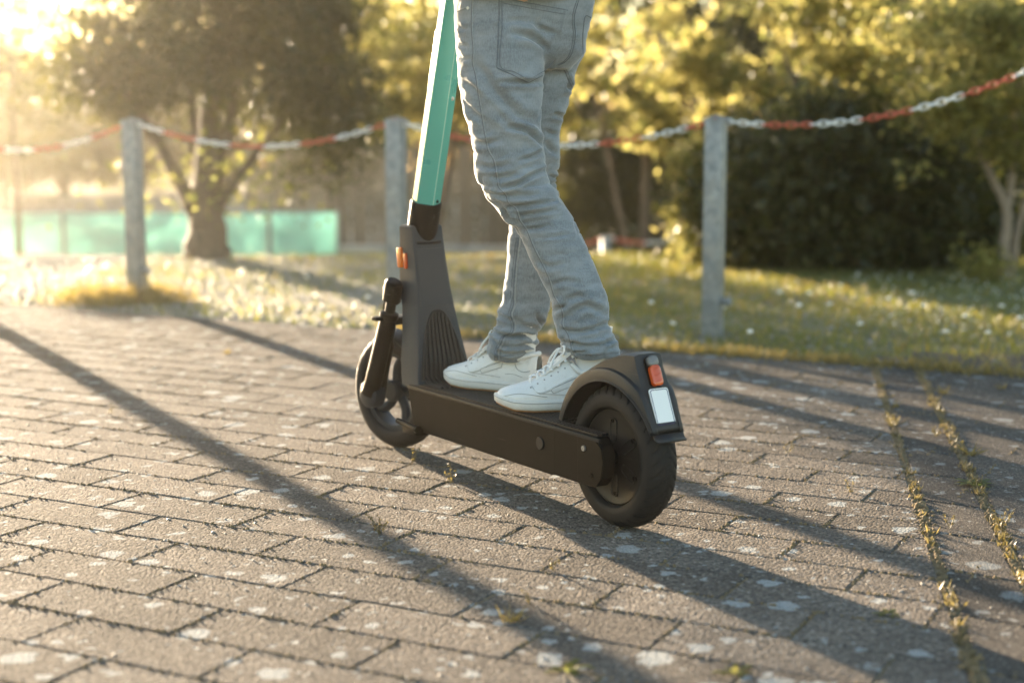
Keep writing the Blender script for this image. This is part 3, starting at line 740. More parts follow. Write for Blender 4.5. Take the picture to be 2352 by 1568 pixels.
# rear wheel: motor hub with bolted cover
rw = empty('rear_wheel', (0, 0, WR)); rw.parent = SC
tyre_mesh(WR, TW, True).build('tyre', M['black_rub'], rw, angle=60)
b = MB(); b.lathe([(.0, .030), (.022, .030), (.026, .027), (.060, .0265), (.092, .0245), (.098, .027), (.106, .028), (.111, .024), (.113, .012), (.113, -.012), (.111, -.024), (.092, -.026), (.0, -.028)], 72).build('hub', M['hub'], rw)
for k in range(6):
    a = R_(25 + 60 * k); x, z = .084 * math.cos(a), .084 * math.sin(a)
    MB().lathe([(.0028, .0245), (.0028, .028), (.0062, .028), (.0062, .0245)], 14, c=(x, 0, z)).build('bolt', M['black'], rw)
def oblong(cx, cz, L, W, ang, y, r=.0014):
    pts = []
    for k in range(22):
        a = 2 * math.pi * k / 21; px_ = (W * math.cos(a)); pz_ = (W * math.sin(a)); px_ += (L - W) * (1 if math.cos(a) > 0 else -1) if abs(math.cos(a)) > 1e-6 else 0
        pts.append((cx + px_ * math.cos(ang) - pz_ * math.sin(ang), y, cz + px_ * math.sin(ang) + pz_ * math.cos(ang)))
    return pts
for k in range(6):
    a = R_(-32 + 60 * k)
    MB().tube(oblong(.062 * math.cos(a), .062 * math.sin(a), .027, .011, a, .0268), .0017, 6).build('embossed_ring', M['hub'], rw)
MB().lathe([(.0, .060), (.010, .060), (.012, .056), (.012, .026), (.020, .026), (.020, .034), (.017, .037), (.0, .037)], 20).build('axle', M['black'], rw)
# front wheel: five cast spokes, turned a little to the left with its fork
STEER = R_(12); FA = Vector((WB, 0, WR))
fr = empty('front_wheel', FA, STEER); fr.parent = SC
tyre_mesh(WR, .037, True).build('tyre', M['black_rub'], fr, angle=60)
b = MB(); b.lathe([(.113, -.024), (.113, .024), (.108, .026), (.098, .024), (.096, .016), (.096, -.016), (.098, -.024), (.108, -.026)], 64, closed=True)
b.lathe([(.0, .03), (.026, .03), (.03, .026), (.03, -.026), (.026, -.03), (.0, -.03)], 28)
for k in range(5):
    a = R_(14 + 72 * k); ca, sa = math.cos(a), math.sin(a); ca2, sa2 = math.cos(a + .35), math.sin(a + .35)
    P = [(.024 * ca, 0, .024 * sa), (.062 * math.cos(a + .10), 0, .062 * math.sin(a + .10)), (.101 * ca2, 0, .101 * sa2)]
    b.tube(catmull(P, 4), [.0135] * 5 + [.0145] * 4, 8, ry=1.)
b.build('spoked_rim', M['grey_plastic'], fr)
# deck body with side channel, lips and rear arms
dk = MB()
prof = [(.79, .098), (.806, .104), (.834, .205), (.834, .2165), (.826, .2185), (.145, .2185), (.145, .104), (.16, .098)]
dk.prism(prof, -.087, .087); deck = dk.build('deck', M['black'], SC, bevel=.004, angle=30)
for s in (1, -1):
    arm = [(.16, .100), (.16, .2165), (-.016, .2165), (-.034, .200), (-.042, .165), (-.034, .125), (-.015, .104), (.02, .100)]
    MB().prism(arm, .052 * s, .0865 * s).build('rear_arm', M['black'], SC, bevel=.004, angle=30)
    MB().box((.40, .0885 * s, .2115), (.86, .006, .0085), .002).build('edge_trim', M['mat_rub'], SC)
    MB().prism([(.052, .104), (.052, .211), (-.012, .211), (-.036, .196), (-.044, .165), (-.036, .125), (-.017, .104)], .0868 * s, .0905 * s).build('bracket_plate', M['black'], SC, bevel=.0015)
    for (x, z) in ((.026, .186), (-.002, .128)):
        o = MB().lathe([(.0, .0925), (.0026, .0925), (.0028, .0945), (.0062, .0945), (.0066, .090), (.0066, .086)], 14, c=(x, 0, z)).build('bolt', M['steel'] if z > .15 else M['black'], SC)
        if s < 0: o.scale = (1, -1, 1)
MB().lathe([(.0, .0905), (.014, .0905), (.0155, .089), (.0155, .085)], 22, c=(.205, 0, .166)).build('charge_cap', M['mat_rub'], SC)
mat_ = MB()
n = 15
for i in range(n):
    y = -.078 + .156 * i / (n - 1)
    x0 = .165 if abs(y) < .05 else -.012
    mat_.prism([(x0, .2175), (x0, .2222), (.80, .2222), (.80, .2175)], y - .0031, y + .0031)
ribs = mat_.build('ribbed_mat', M['mat_rub'], SC, smooth=False)
# neck housing: wedge from deck front up to the collar
rows = [  # z, x_rear, x_front, half width rear, half width front
    (.210, .768, .880, .084, .080), (.220, .782, .884, .083, .079), (.240, .789, .890, .081, .077), (.280, .793, .897, .0775, .0735), (.32, .803, .903, .0715, .0675), (.36, .813, .908, .066, .062),
    (.42, .826, .922, .0575, .0535), (.47, .838, .942, .053, .049), (.54, .855, .946, .0505, .047), (.60, .868, .944, .0490, .0470), (.622, .8725, .944, .0490, .0475), (.632, .874, .944, .0490, .0475), (.637, .879, .940, .046, .044)]
rings = []
for z, xr, xf, wr, wf in rows:
    rings.append([(xr, -wr + .006, z), (xr, wr - .006, z), (xr + .002, wr - .002, z), (xr + .007, wr, z), (xf - .012, wf + .005, z), (xf - .003, wf * .84, z), (xf, wf * .35, z), (xf, -wf * .35, z), (xf - .003, -wf * .84, z), (xf - .012, -wf - .005, z), (xr + .007, -wr, z), (xr + .002, -wr + .002, z)])
neck = MB(); neck.ring_loft(rings); neck = neck.build('neck', M['grey_plastic'], SC, angle=28)
# inset flat panel and lip on the rider side of the neck
def rear_x(z): return float(np.interp(z, [r[0] for r in rows], [r[1] for r in rows]))
def rear_w(z): return float(np.interp(z, [r[0] for r in rows], [r[3] for r in rows]))
pn = MB(); rr_ = []
for z in np.linspace(.425, .575, 6):
    w = rear_w(z) - .008; x = rear_x(z)
    rr_.append([(x - .0016, -w, z), (x - .0016, w, z), (x + .004, w, z), (x + .004, -w, z)])
pn.ring_loft(rr_); pn.build('flat_panel', M['grey_plastic'], SC, bevel=.001)
MB().tube([(rear_x(.590) + .001, -.037, .591), (rear_x(.590) - .001, -.018, .590), (rear_x(.590) - .001, .018, .590), (rear_x(.590) + .001, .037, .591)], .0042, 8).build('slot_lip', M['black_rub'], SC)  # black rubber lip across the neck above the flat panel
# ribbed kick pad: upright ribs that bend onto the deck
pad = MB(); nr = 9
def pad_top(t): return .232 + .180 * math.sqrt(max(0, 1 - abs(t) ** 2.6))
bk = []; zs = np.linspace(.226, .412, 14)
V = []; F = []
outline = []
for k in range(41):
    a = math.pi * k / 40; t = -math.cos(a); outline.append((t, pad_top(t)))
ol = [(rear_x(z) - .0012, t * (rear_w(z) - .012), z) for t, z in outline]
V = ol + [(rear_x(.226) - .0012, 0, .228)]; F = [(i, i + 1, len(ol)) for i in range(len(ol) - 1)]
MB().add(V, F).build('kick_pad', M['mat_rub'], SC, smooth=False)
rim_ = MB(); rim_.tube([(p[0] - .001, p[1], p[2]) for p in ol], .0032, 6).build('pad_rim', M['mat_rub'], SC)
for i in range(nr):
    t = -.86 + 1.72 * i / (nr - 1); zt = pad_top(t) - .006; pts = []
    for z in np.linspace(zt, .248, 9): pts.append((rear_x(z) - .0022, t * (rear_w(z) - .012), z))
    yb = pts[-1][1]
    pts += [(.785, yb * 1.0, .236), (.772, yb * 1.01, .2275), (.752, yb * 1.02, .2235), (.70, yb * .99, .2222)]
    MB().tube(catmull(pts, 2), .0046, 8).build('pad_rib', M['mat_rub'], SC)
# collar and stem
AX = Vector((-.295, 0, 1)).normalized()                 # steering axis direction, upward and back
C0 = Vector((.900, 0, .622)); YV = Vector((0, 1, 0)); XV = YV.cross(AX).normalized()
def ring_on_axis(d, shape, sc=1.): 
    o = C0 + AX * d; return [o + XV * (x * sc) + YV * (y * sc) for x, y in shape]
circ = [(math.cos(a) * .040, math.sin(a) * .0425) for a in np.linspace(0, 2 * math.pi, 33)[:-1]]
MB().ring_loft([ring_on_axis(-.03, circ, .98), ring_on_axis(0, circ, 1), ring_on_axis(.078, circ, 1), ring_on_axis(.082, circ, .97), ring_on_axis(.082, circ, .80)]).build('collar', M['black'], SC, angle=50)
for d, y in ((.03, -.012), (.052, -.004)):
    p = C0 + AX * d - XV * .040; o = MB().lathe([(.0, .004), (.004, .003), (.0045, 0)], 12, 'z').build('screw', M['black_rub'], SC); o.location = p + YV * y; o.rotation_euler = (0, -math.pi / 2, 0)
hexs = [(-.0435, 0), (-.0415, .006), (-.019, .0345), (-.013, .037), (.022, .034), (.030, .028), (.038, .012), (.038, -.012), (.030, -.028), (.022, -.034), (-.013, -.037), (-.019, -.0345), (-.0415, -.006)]
hexs = [(x * .84, y) for x, y in hexs]; STL = .66
MB().ring_loft([ring_on_axis(.075, hexs), ring_on_axis(.3, hexs), ring_on_axis(STL, hexs, .93)]).build('stem', M['teal'], SC, angle=25)
MB().tube([C0 + AX * .085 - XV * .0360, C0 + AX * .3 - XV * .0360, C0 + AX * STL - XV * .0338], .0011, 6).build('stem_edge_highlight', M['teal_edge_highlight'], SC)  # thin ridge with its highlight painted in pale teal
MB().tube([C0 + AX * .092 - XV * .028 - YV * .015, C0 + AX * .089 - XV * .032 - YV * .015], .0042, 8).build('stem_screw', M['black'], SC)
o = MB().lathe([(.0, .003), (.003, .003), (.0055, .0015), (.006, 0)], 14, 'z').build('stem_bolt', M['steel'], SC); o.location = C0 + AX * .372 - XV * .0280 - YV * .0165; o.rotation_euler = (0, -math.pi / 2 - .2, -.75)
MB().ring_loft([[C0 + AX * d + XV * x + YV * y for x, y in ((.036, .016), (.036 + e, .013), (.036 + e, -.013), (.036, -.016))] for d, e in ((.30, .003), (.36, .016), (.52, .017), (.58, .004))]).build('front_cover', M['teal'], SC, angle=30)
# handlebar above the picture
ht = C0 + AX * STL
MB().tube([ht - AX * .03, ht + AX * .06], .030, 16).build('head_unit', M['black'], SC)
hb = ht + AX * .05
MB().tube(catmull([hb + YV * y + XV * x for y, x in ((-.30, -.06), (-.2, -.03), (0, 0), (.2, -.03), (.30, -.06))], 4), .013, 10).build('handlebar', M['black'], SC)
for s in (1, -1): MB().tube([hb + YV * .19 * s - XV * .028, hb + YV * .31 * s - XV * .062], .018, 12).build('grip', M['black_rub'], SC); MB().tube([hb + YV * .17 * s + XV * .02, hb + YV * .20 * s + XV * .05, hb + YV * .29 * s + XV * .03], .006, 8).build('brake_lever', M['black'], SC)
# fork
def fk(x, y, z):
    'fork coordinates: turned with the wheel about the steering axis (vertical approx.)'
    c, s = math.cos(STEER), math.sin(STEER); px_ = .955; return (px_ + (x - px_) * c - y * s, (x - px_) * s + y * c, z)
fork = empty('fork', (0, 0, 0)); fork.parent = SC
FX = WB + .004
for s in (1, -1):
    y = .079 * s
    top, mid, bot = (.945, y, .468), (.962, y, .395), (FX - .018, y, .20)
    MB().tube([fk(*top), fk(*mid)], .0145, 14).build('stanchion', M['black'], fork)
    MB().tube([fk(.940, y, .485), fk(.943, y, .480), fk(.9435, y, .476), fk(.953, y, .432), fk(.954, y, .430)], [.020, .0245, .0255, .0255, .022], 18).build('top_cap', M['black'], fork)
    MB().tube([fk(.962, y, .400), fk(.963, y, .396), fk(.966, y, .384), fk(.968, y, .378)], [.020, .0265, .0265, .022], 18).build('dust_seal', M['black'], fork)
    MB().tube([fk(.966, y, .386), fk(*bot), fk(FX, y, .165)], [.0225, .0245, .0250], 18).build('lower_leg', M['black'], fork)
    MB().tube(catmull([fk(.99, .058 * s, .36), fk(1.01, .056 * s, .30), fk(1.035, .054 * s, .22), fk(FX, .054 * s, .15)], 4), [.020] * 4 + [.025] * 9, 12).build('fork_blade', M['black'], fork)
    cx, cy, cz = fk(FX, .066 * s, WR)
    o = MB().lathe([(.0, .024), (.028, .024), (.034, .020), (.036, .012), (.036, -.014), (.0, -.016)], 30).build('axle_cover', M['grey_plastic'], fork)
    o.location = (cx, cy, cz); o.rotation_euler = (0, 0, STEER); o.scale = (1, s, 1.12)
MB().box((.955, 0, .452), (.05, .165, .038), .008).build('crown', M['black'], fork)
MB().box(fk(.985, 0, .372), (.055, .15, .022), .006, Matrix.Rotation(STEER, 3, 'Z')).build('fender_bridge', M['black'], fork)
MB().box(fk(.975, .108, .383), (.03, .03, .012), .004).build('reflector_tab', M['black'], fork)
rg = []
for k in range(22):
    a = R_(96 + 56 * k / 21); r0 = WR + .016; o_ = Vector((WB + r0 * math.cos(a), 0, WR + r0 * math.sin(a)))
    rg.append([fk(o_.x, y, o_.z - abs(y) * .35) for y in (-.046, -.03, 0, .03, .046)])
mg = MB(); mg.ring_loft(rg, close=False, caps=False); mg.build('front_fender', M['fender'], fork, solid=.003)
# cable from neck to wheel
MB().tube(catmull([(.93, .05, .47), (.965, .075, .44), (1.0, .07, .36), (1.03, .052, .26)], 5), .004, 8).build('brake_cable', M['black_rub'], fork)
# kickstand
MB().tube([(.735, .112, .112), (.745, .113, .113), (.748, .113, .113), (.835, .118, .122)], [.0105, .0105, .0078, .0075], 12).build('kickstand', M['black'], SC)
MB().box((.79, .085, .100), (.07, .05, .02), .005).build('kickstand_mount', M['black'], SC)
# side indicators
for s in (1, -1):
    MB().box((.928, .0515 * s, .548), (.024, .016, .056), .006, Matrix.Rotation(.12 * 1, 3, 'Y')).build('indicator', M['amber'], SC)
    MB().box((.898, .0535 * s, .541), (.011, .010, .042), .003, Matrix.Rotation(.10, 3, 'Y')).build('indicator_reflector', M['red_lens'], SC)
# rear fender
fd = MB(); rings = []
def crest(phi):
    return float(np.interp(phi, [14, 25, 45, 60, 75, 90, 102, 109, 113, 118, 125, 140, 154], [.192, .194, .198, .203, .211, .226, .246, .256, .236, .220, .200, .183, .1775]))
def hw_(phi): return float(np.interp(phi, [14, 60, 109, 154], [.050, .040, .031, .039]))
for phi in list(np.linspace(14, 106, 24)) + [109, 111, 113, 116] + list(np.linspace(119, 154, 10)):
    a = R_(phi); rc = crest(phi); lip = min(.200, rc - .001); w = hw_(phi); low = float(np.interp(phi, [14, 120, 140, 154], [.174, .174, .173, .172])); ww = float(np.interp(phi, [14, 118, 154], [.051, .051, .042]))
    dome = [(ww - .002, lip + .0), (ww - .010, lip + .003), (min(ww - .011, w + .004), rc - .004 if rc - .004 > lip + .003 else lip + .003), (w - .006, rc)]
    half = [(ww + .004, low), (ww, low + .002), (ww, lip - .005)] + dome
    pts = half + [(-y, r) for y, r in reversed(half)]
    rings.append([(r * math.cos(a), y, WR + r * math.sin(a)) for y, r in pts])
fd.ring_loft(rings, close=False, caps=False); fo = fd.build('rear_fender', M['fender'], SC, solid=.0035, angle=32)
# flicked tail
a = R_(154); b = MB()
b.ring_loft([[(x, y, z) for y, (x, z) in ((-.041, (-.1575, .241)), (.041, (-.1575, .241)))], [(-.164, -.041, .229), (-.164, .041, .229)], [(-.174, -.039, .225), (-.174, .039, .225)]], close=False, caps=False)
b.build('fender_lip', M['fender'], fo, solid=.004)
# lamp and plate on the slanted tail face
TD = Vector((-.157 + .085, 0, .235 - .405)).normalized(); TN = Vector((TD.z, 0, -TD.x)); 
if TN.x > 0: TN = -TN
TO = Vector((-.085, 0, .405))
tb = Matrix((TD, Vector((0, 1, 0)), TN)).transposed()       # local x down the face, y left, z outward
def on_tail(d, y, h): return TO + TD * d + Vector((0, y, 0)) + TN * h
def rrect(L, W, r, n=6):
    P = []
    for cx, cy, a0 in ((L / 2 - r, W / 2 - r, 0), (-L / 2 + r, W / 2 - r, 90), (-L / 2 + r, -W / 2 + r, 180), (L / 2 - r, -W / 2 + r, 270)):
        for k in range(n + 1): a = R_(a0 + 90 * k / n); P.append((cx + r * math.cos(a), cy + r * math.sin(a)))
    return P
def slab(L, W, r, d, h0, h1, taper=0.): 
    P = rrect(L, W, r); Q = rrect(L - taper, W - taper, max(.001, r - taper / 2)); return MB().ring_loft([[on_tail(d + x, y, h0) for x, y in P], [on_tail(d + x, y, h1 - taper * .3) for x, y in P], [on_tail(d + x, y, h1) for x, y in Q]])
tl = empty('tail_light', (0, 0, 0)); tl.parent = SC
slab(.070, .033, .012, .040, -.006, .004).build('housing', M['black'], tl)
slab(.046, .0275, .009, .051, .001, .0155, .007).build('red_lens', M['red_lens'], tl, angle=50)
slab(.022, .0275, .009, .018, .001, .0150, .007).build('clear_lens', M['clear_lens'], tl, angle=50)
for k in range(3): MB().tube([on_tail(.034 + k * .014 - .001, -.010, .0156), on_tail(.040 + k * .014 - .001, .010, .0156)], .0009, 5).build('lens_rib', M['red_lens'], tl)
pl = empty('number_plate', (0, 0, 0)); pl.parent = SC
PD = .121
slab(.084, .052, .006, PD, .003, .0062).build('plate', M['plate'], pl)
P = rrect(.078, .046, .005); pts = [on_tail(PD + x, y, .0063) for x, y in P]; 
gap0 = [i for i, (x, y) in enumerate(P)]
strip_ = MB()
for i in range(len(P)):
    (x0, y0), (x1, y1) = P[i], P[(i + 1) % len(P)]
    segs = [((x0, y0), (x1, y1))]
    if x0 > .0385 and x1 > .0385: segs = [((x0, y0), (x0, -.0 + .007)), ((x0, -.006), (x1, y1))] if abs(y1 - y0) > .02 else segs
    for (xa, ya), (xb, yb) in segs: strip_.tube([on_tail(PD + xa, ya, .0062), on_tail(PD + xb, yb, .0062)], .00085, 5)
strip_.build('plate_border', M['plate_ink'], pl)
# ------------------------------------------------------------------ the rider
PB = Vector((.02, 3.79, .2222))
RID = empty('person', PB); tag(RID, 'rider in faded grey jeans and white leather sneakers standing on the scooter', 'person')
PBa = np.array(PB)
# silhouette stations: picture row, front edge, back edge, distance, depth factor
LEFT = [(-30, 1046, 1236, 3.77, .95), (20, 1043, 1238, 3.76, .95), (67, 1044, 1242, 3.75, .95), (123, 1046, 1246, 3.745, .97), (164, 1051, 1247, 3.74, .97), (205, 1056, 1247, 3.735, .97), (246, 1063, 1244, 3.73, .97),
        (287, 1073, 1240, 3.725, .97), (320, 1081, 1246, 3.72, .95), (345, 1086, 1249, 3.718, .95), (369, 1089, 1252, 3.715, .93), (402, 1093, 1256, 3.71, .92), (425, 1103, 1266, 3.708, .9), (441, 1111, 1281, 3.705, .9), (459, 1122, 1291, 3.703, .88), (470, 1136, 1296, 3.70, .86), (488, 1147, 1308, 3.70, .84),
        (506, 1162, 1319, 3.698, .82), (520, 1181, 1326, 3.695, .84), (541, 1190, 1336, 3.69, .86), (566, 1204, 1347, 3.685, .88), (605, 1222, 1364, 3.68, .9), (632, 1236, 1376, 3.676, .9), (672, 1257, 1394, 3.672, .9), (701, 1267, 1398, 3.668, .9), (726, 1270, 1398, 3.665, .9),
        (745, 1274, 1398, 3.663, .9), (764, 1280, 1403, 3.66, .9), (776, 1286, 1412, 3.66, .9), (790, 1291, 1420, 3.66, .9), (802, 1298, 1423, 3.66, .9), (814, 1305, 1424, 3.66, .9), (822, 1312, 1423, 3.66, .9)]
RIGHT = [(-20, 1150, 1352, 3.90, .9), (40, 1150, 1352, 3.90, .9), (94, 1150, 1345, 3.90, .9), (121, 1146, 1345, 3.90, .9), (142, 1142, 1331, 3.90, .9), (170, 1138, 1320, 3.90, .92), (205, 1134, 1317, 3.90, .92), (225, 1134, 1309, 3.90, .93), (244, 1132, 1308, 3.90, .93), (280, 1130, 1293, 3.905, .95), (308, 1130, 1286, 3.91, .95),
         (330, 1134, 1284, 3.915, .95), (359, 1142, 1287, 3.92, .95), (398, 1152, 1280, 3.925, .95), (414, 1156, 1276, 3.925, .95), (440, 1162, 1281, 3.92, .95), (512, 1166, 1287, 3.915, .95), (560, 1164, 1284, 3.91, .95), (607, 1162, 1279, 3.905, .95), (652, 1158, 1273, 3.90, .95), (691, 1155, 1265, 3.90, .95),
         (706, 1147, 1263, 3.90, .95), (716, 1141, 1261, 3.90, .95), (730, 1146, 1256, 3.90, .95), (746, 1140, 1250, 3.90, .95), (760, 1130, 1240, 3.90, .95), (773, 1125, 1231, 3.90, .95), (784, 1122, 1239, 3.90, .95), (793, 1121, 1232, 3.90, .95), (804, 1118, 1227, 3.90, .95), (816, 1123, 1224, 3.90, .95), (829, 1131, 1214, 3.90, .95)]
PELV = [(-150, 1075, 1345, 3.83, .86), (-110, 1062, 1356, 3.83, .86), (-60, 1048, 1364, 3.83, .84), (0, 1043, 1366, 3.83, .82), (37, 1046, 1361, 3.83, .80), (61, 1052, 1354, 3.83, .80), (94, 1062, 1345, 3.83, .78), (121, 1080, 1343, 3.83, .76), (142, 1110, 1329, 3.83, .74), (160, 1150, 1310, 3.83, .7)]
def leg_rings(st, n=40):
    out = []
    for y, xl, xr, Y, bf in st:
        c = atY((xl + xr) / 2, y, Y); _, _, dep = proj(c); a = (xr - xl) / 2 * dep / FPX; bb = a * bf
        out.append([(c[0] + a * math.cos(t) , c[1] + bb * math.sin(t), c[2]) for t in np.linspace(0, 2 * math.pi, n + 1)[:-1]])
    return out
jm = MB()
for st in (LEFT, RIGHT, PELV): jm.ring_loft(leg_rings(st))
jraw = link('jeans_raw', mesh_from('jeans_raw', jm.V, jm.F)); 
bm = bmesh.new(); bm.from_mesh(jraw.data); bmesh.ops.recalc_face_normals(bm, faces=bm.faces[:]); bm.to_mesh(jraw.data); bm.free()
md = jraw.modifiers.new('r', 'REMESH'); md.mode = 'VOXEL'; md.voxel_size = .0052; md.use_smooth_shade = True
md = jraw.modifiers.new('s', 'CORRECTIVE_SMOOTH'); md.iterations = 5; md.use_only_smooth = True
dg = bpy.context.evaluated_depsgraph_get(); ev = jraw.evaluated_get(dg); jme = bpy.data.meshes.new_from_object(ev)
bpy.data.objects.remove(jraw)
nv = len(jme.vertices); co = np.empty(nv * 3, np.float32); jme.vertices.foreach_get('co', co); co = co.reshape(-1, 3).astype(float)
no = np.empty(nv * 3, np.float32); jme.vertices.foreach_get('normal', no); no = no.reshape(-1, 3).astype(float)
ux, uy, ud = proj(co)
toc = CAMP - co; toc /= np.linalg.norm(toc, axis=1)[:, None]; facing = sstep((np.sum(no * toc, 1) + .15) / .45)
disp = np.zeros(nv); wear = np.zeros(nv)
def seg_dist(pl):
    'distance in picture units to a polyline, and signed side'
    pl = np.array(pl, float); best = np.full(nv, 1e9); sg = np.zeros(nv); tt = np.zeros(nv); L = np.concatenate([[0], np.cumsum(np.linalg.norm(np.diff(pl, axis=0), axis=1))])
    for i in range(len(pl) - 1):
        a, b = pl[i], pl[i + 1]; d = b - a; l2 = d @ d; t = np.clip(((ux - a[0]) * d[0] + (uy - a[1]) * d[1]) / l2, 0, 1)
        qx, qy = ux - a[0] - t * d[0], uy - a[1] - t * d[1]; r = np.hypot(qx, qy); s = np.sign(d[0] * qy - d[1] * qx); k = r < best
        best[k] = r[k]; sg[k] = s[k]; tt[k] = (L[i] + t[k] * math.sqrt(l2)) / L[-1]
    return best, sg, tt
leftleg = (ud < 3.80) | (uy < 150)
def fold(pl, amp, wid, mask=None, taper=True, bal=.55):
    'a crease: groove along the line with a swollen ridge beside it'
    pl = [tuple(p) for p in catmull([np.array(p, float) for p in pl], 4)]; wid = wid * .78
    d, s, t = seg_dist(pl); tp = np.sin(np.pi * np.clip(t, .04, .96)) ** .5 if taper else 1.
    g = np.exp(-(d / wid) ** 2) * tp; ridge = np.exp(-((d - wid * 1.7) / (wid * 1.15)) ** 2) * tp
    k = facing * (1 if mask is None else mask)
    globals()['disp'] = disp + k * amp * 2.0 * (-g + bal * ridge)
Lm = (ud < 3.80).astype(float); Rm = (ud > 3.795).astype(float)
for pl, amp, wid in (
    ([(1144, 436), (1185, 424), (1218, 405), (1250, 392)], .0085, 7), ([(1118, 443), (1150, 448), (1185, 449), (1235, 447)], .007, 7), ([(1172, 474), (1205, 471), (1245, 466), (1275, 462)], .0065, 6),
    ([(1138, 408), (1165, 405), (1192, 400)], .006, 7), ([(1190, 370), (1215, 362), (1245, 348)], .006, 6), ([(1170, 292), (1205, 300), (1230, 318), (1249, 338)], .008, 8), ([(1100, 380), (1130, 384), (1165, 378)], .005, 8),
    ([(1208, 527), (1235, 523), (1265, 517)], .0045, 6), ([(1195, 496), (1230, 490), (1275, 484)], .0045, 6), ([(1160, 480), (1170, 500), (1190, 512)], .007, 6), ([(1225, 548), (1260, 545), (1310, 537)], .003, 6),
    ([(1298, 732), (1325, 712), (1350, 702), (1392, 722)], .006, 10), ([(1294, 757), (1320, 762), (1345, 760), (1399, 742)], .0065, 7), ([(1286, 782), (1315, 788), (1345, 795), (1384, 792), (1414, 776)], .009, 6), ([(1272, 712), (1288, 706), (1300, 700)], .006, 7),
    ([(1310, 806), (1345, 805), (1385, 801), (1420, 797)], .0055, 5), ([(1302, 690), (1325, 680), (1345, 684)], .004, 9), ([(1230, 600), (1262, 612), (1300, 604)], .003, 9), ([(1262, 655), (1300, 645), (1330, 650)], .0028, 8),
    ([(1095, 150), (1120, 185), (1150, 225), (1185, 262), (1215, 275)], .006, 16), ([(1070, 240), (1090, 262), (1118, 280)], .004, 9), ([(1080, 320), (1110, 330), (1150, 322)], .005, 9), ([(1148, 190), (1180, 188), (1214, 190), (1245, 186)], .007, 7),
    ([(1060, 185), (1085, 200), (1105, 225)], .004, 9), ([(1130, 240), (1170, 285), (1200, 300)], .004, 12), ([(1180, 78), (1215, 84), (1240, 100), (1255, 112)], .0065, 10), ([(1160, 50), (1200, 48), (1235, 52)], .003, 8), ([(1230, 60), (1262, 74), (1280, 78)], .004, 9),
    ([(1050, 60), (1062, 66), (1075, 64)], .004, 6), ([(1048, 98), (1060, 104), (1072, 106)], .004, 6), ([(1050, 128), (1062, 134), (1080, 136)], .004, 6)):
    fold(pl, amp, wid, Lm)
for pl, amp, wid in (
    ([(1144, 722), (1158, 730), (1172, 736)], .007, 6), ([(1126, 757), (1145, 768), (1175, 772), (1205, 770), (1232, 775)], .009, 6), ([(1148, 792), (1175, 797), (1205, 794), (1230, 795)], .008, 5), ([(1142, 808), (1170, 812), (1205, 806), (1228, 806)], .007, 5),
    ([(1232, 722), (1240, 738), (1250, 752)], .006, 7), ([(1185, 735), (1205, 748), (1235, 757)], .0045, 8), ([(1160, 660), (1170, 672), (1166, 690)], .003, 6), ([(1130, 775), (1140, 790), (1136, 806)], .006, 5),
    ([(1292, 164), (1303, 182), (1312, 205)], .006, 6), ([(1250, 188), (1280, 186), (1312, 206)], .007, 7), ([(1264, 262), (1282, 264), (1300, 272)], .005, 7), ([(1256, 332), (1268, 345), (1282, 352)], .005, 8), ([(1262, 404), (1270, 406), (1280, 410)], .007, 5), ([(1252, 300), (1268, 308), (1286, 312)], .003, 8)):
    fold(pl, amp, wid, Rm)
# hem band, back pocket patch, wandering small wrinkles all round
fold([(1330, 812), (1360, 814), (1395, 812), (1426, 809)], .003, 2.2, Lm, False, .3)
def inside(poly):
    poly = np.array(poly, float); r = np.zeros(nv, bool); j = len(poly) - 1
    for i in range(len(poly)):
        a, b = poly[i], poly[j]; c = ((a[1] > uy) != (b[1] > uy)) & (ux < (b[0] - a[0]) * (uy - a[1]) / (b[1] - a[1] + 1e-9) + a[0]); r ^= c; j = i
    return r
POCK = [(1150, -6), (1304, 22), (1299, 34), (1296, 55), (1292, 74), (1270, 94), (1265, 111), (1280, 128), (1283, 134), (1276, 158), (1214, 190), (1141, 157), (1146, 61)]
d, _, _ = seg_dist(POCK + [POCK[0]]); pk = inside(POCK) * (np.sum(no * toc, 1) > 0) * (uy > -20); disp += pk * .0026 * np.clip(d / 2.2, 0, 1)
wear = np.clip(wear + pk * .35 * np.exp(-((d - 6.) / 3.) ** 2), 0, 1)
rz_ = np.abs(vnoise(co * np.array([1, 1, 2.6]) + .02 * vnoise(co, 14, 8)[:, None], 17, 14)); near_fold = np.clip(np.exp(-((uy - 440) / 75) ** 2) + np.exp(-((uy - 785) / 55) ** 2) + .35, 0, 1)
disp += .0050 * near_fold * (np.exp(-(rz_ / .16) ** 2) * -1 + .25)
disp += .0016 * vnoise(co * np.array([1, 1, 2.1]), 22, 4) + .0022 * vnoise(co * np.array([1, 1, 1.6]), 9, 5)
co2 = co + no * disp[:, None]
jme.vertices.foreach_set('co', (co2 - PBa).astype(np.float32).ravel())
at_ = jme.attributes.new('wear', 'FLOAT', 'POINT'); at_.data.foreach_set('value', wear.astype(np.float32))
jme.update(); jme.polygons.foreach_set('use_smooth', np.ones(len(jme.polygons), bool)); jme.materials.clear()
jeans = link('jeans', jme, M['denim'], RID)
F_ = [tuple(p.vertices) for p in jme.polygons]; bvh = BVHTree.FromPolygons([Vector(v) for v in co2], F_)
def on_jeans(pts, lift=.0006, n=5):
    out = []
    for p in catmull([np.array(q, float) for q in pts], n):
        d = Vector(ray(p[0], p[1])).normalized(); h = bvh.ray_cast(Vector(CAMP), d)
        if h[0] is not None: out.append(h[0] + h[1] * lift - PB)
    return out
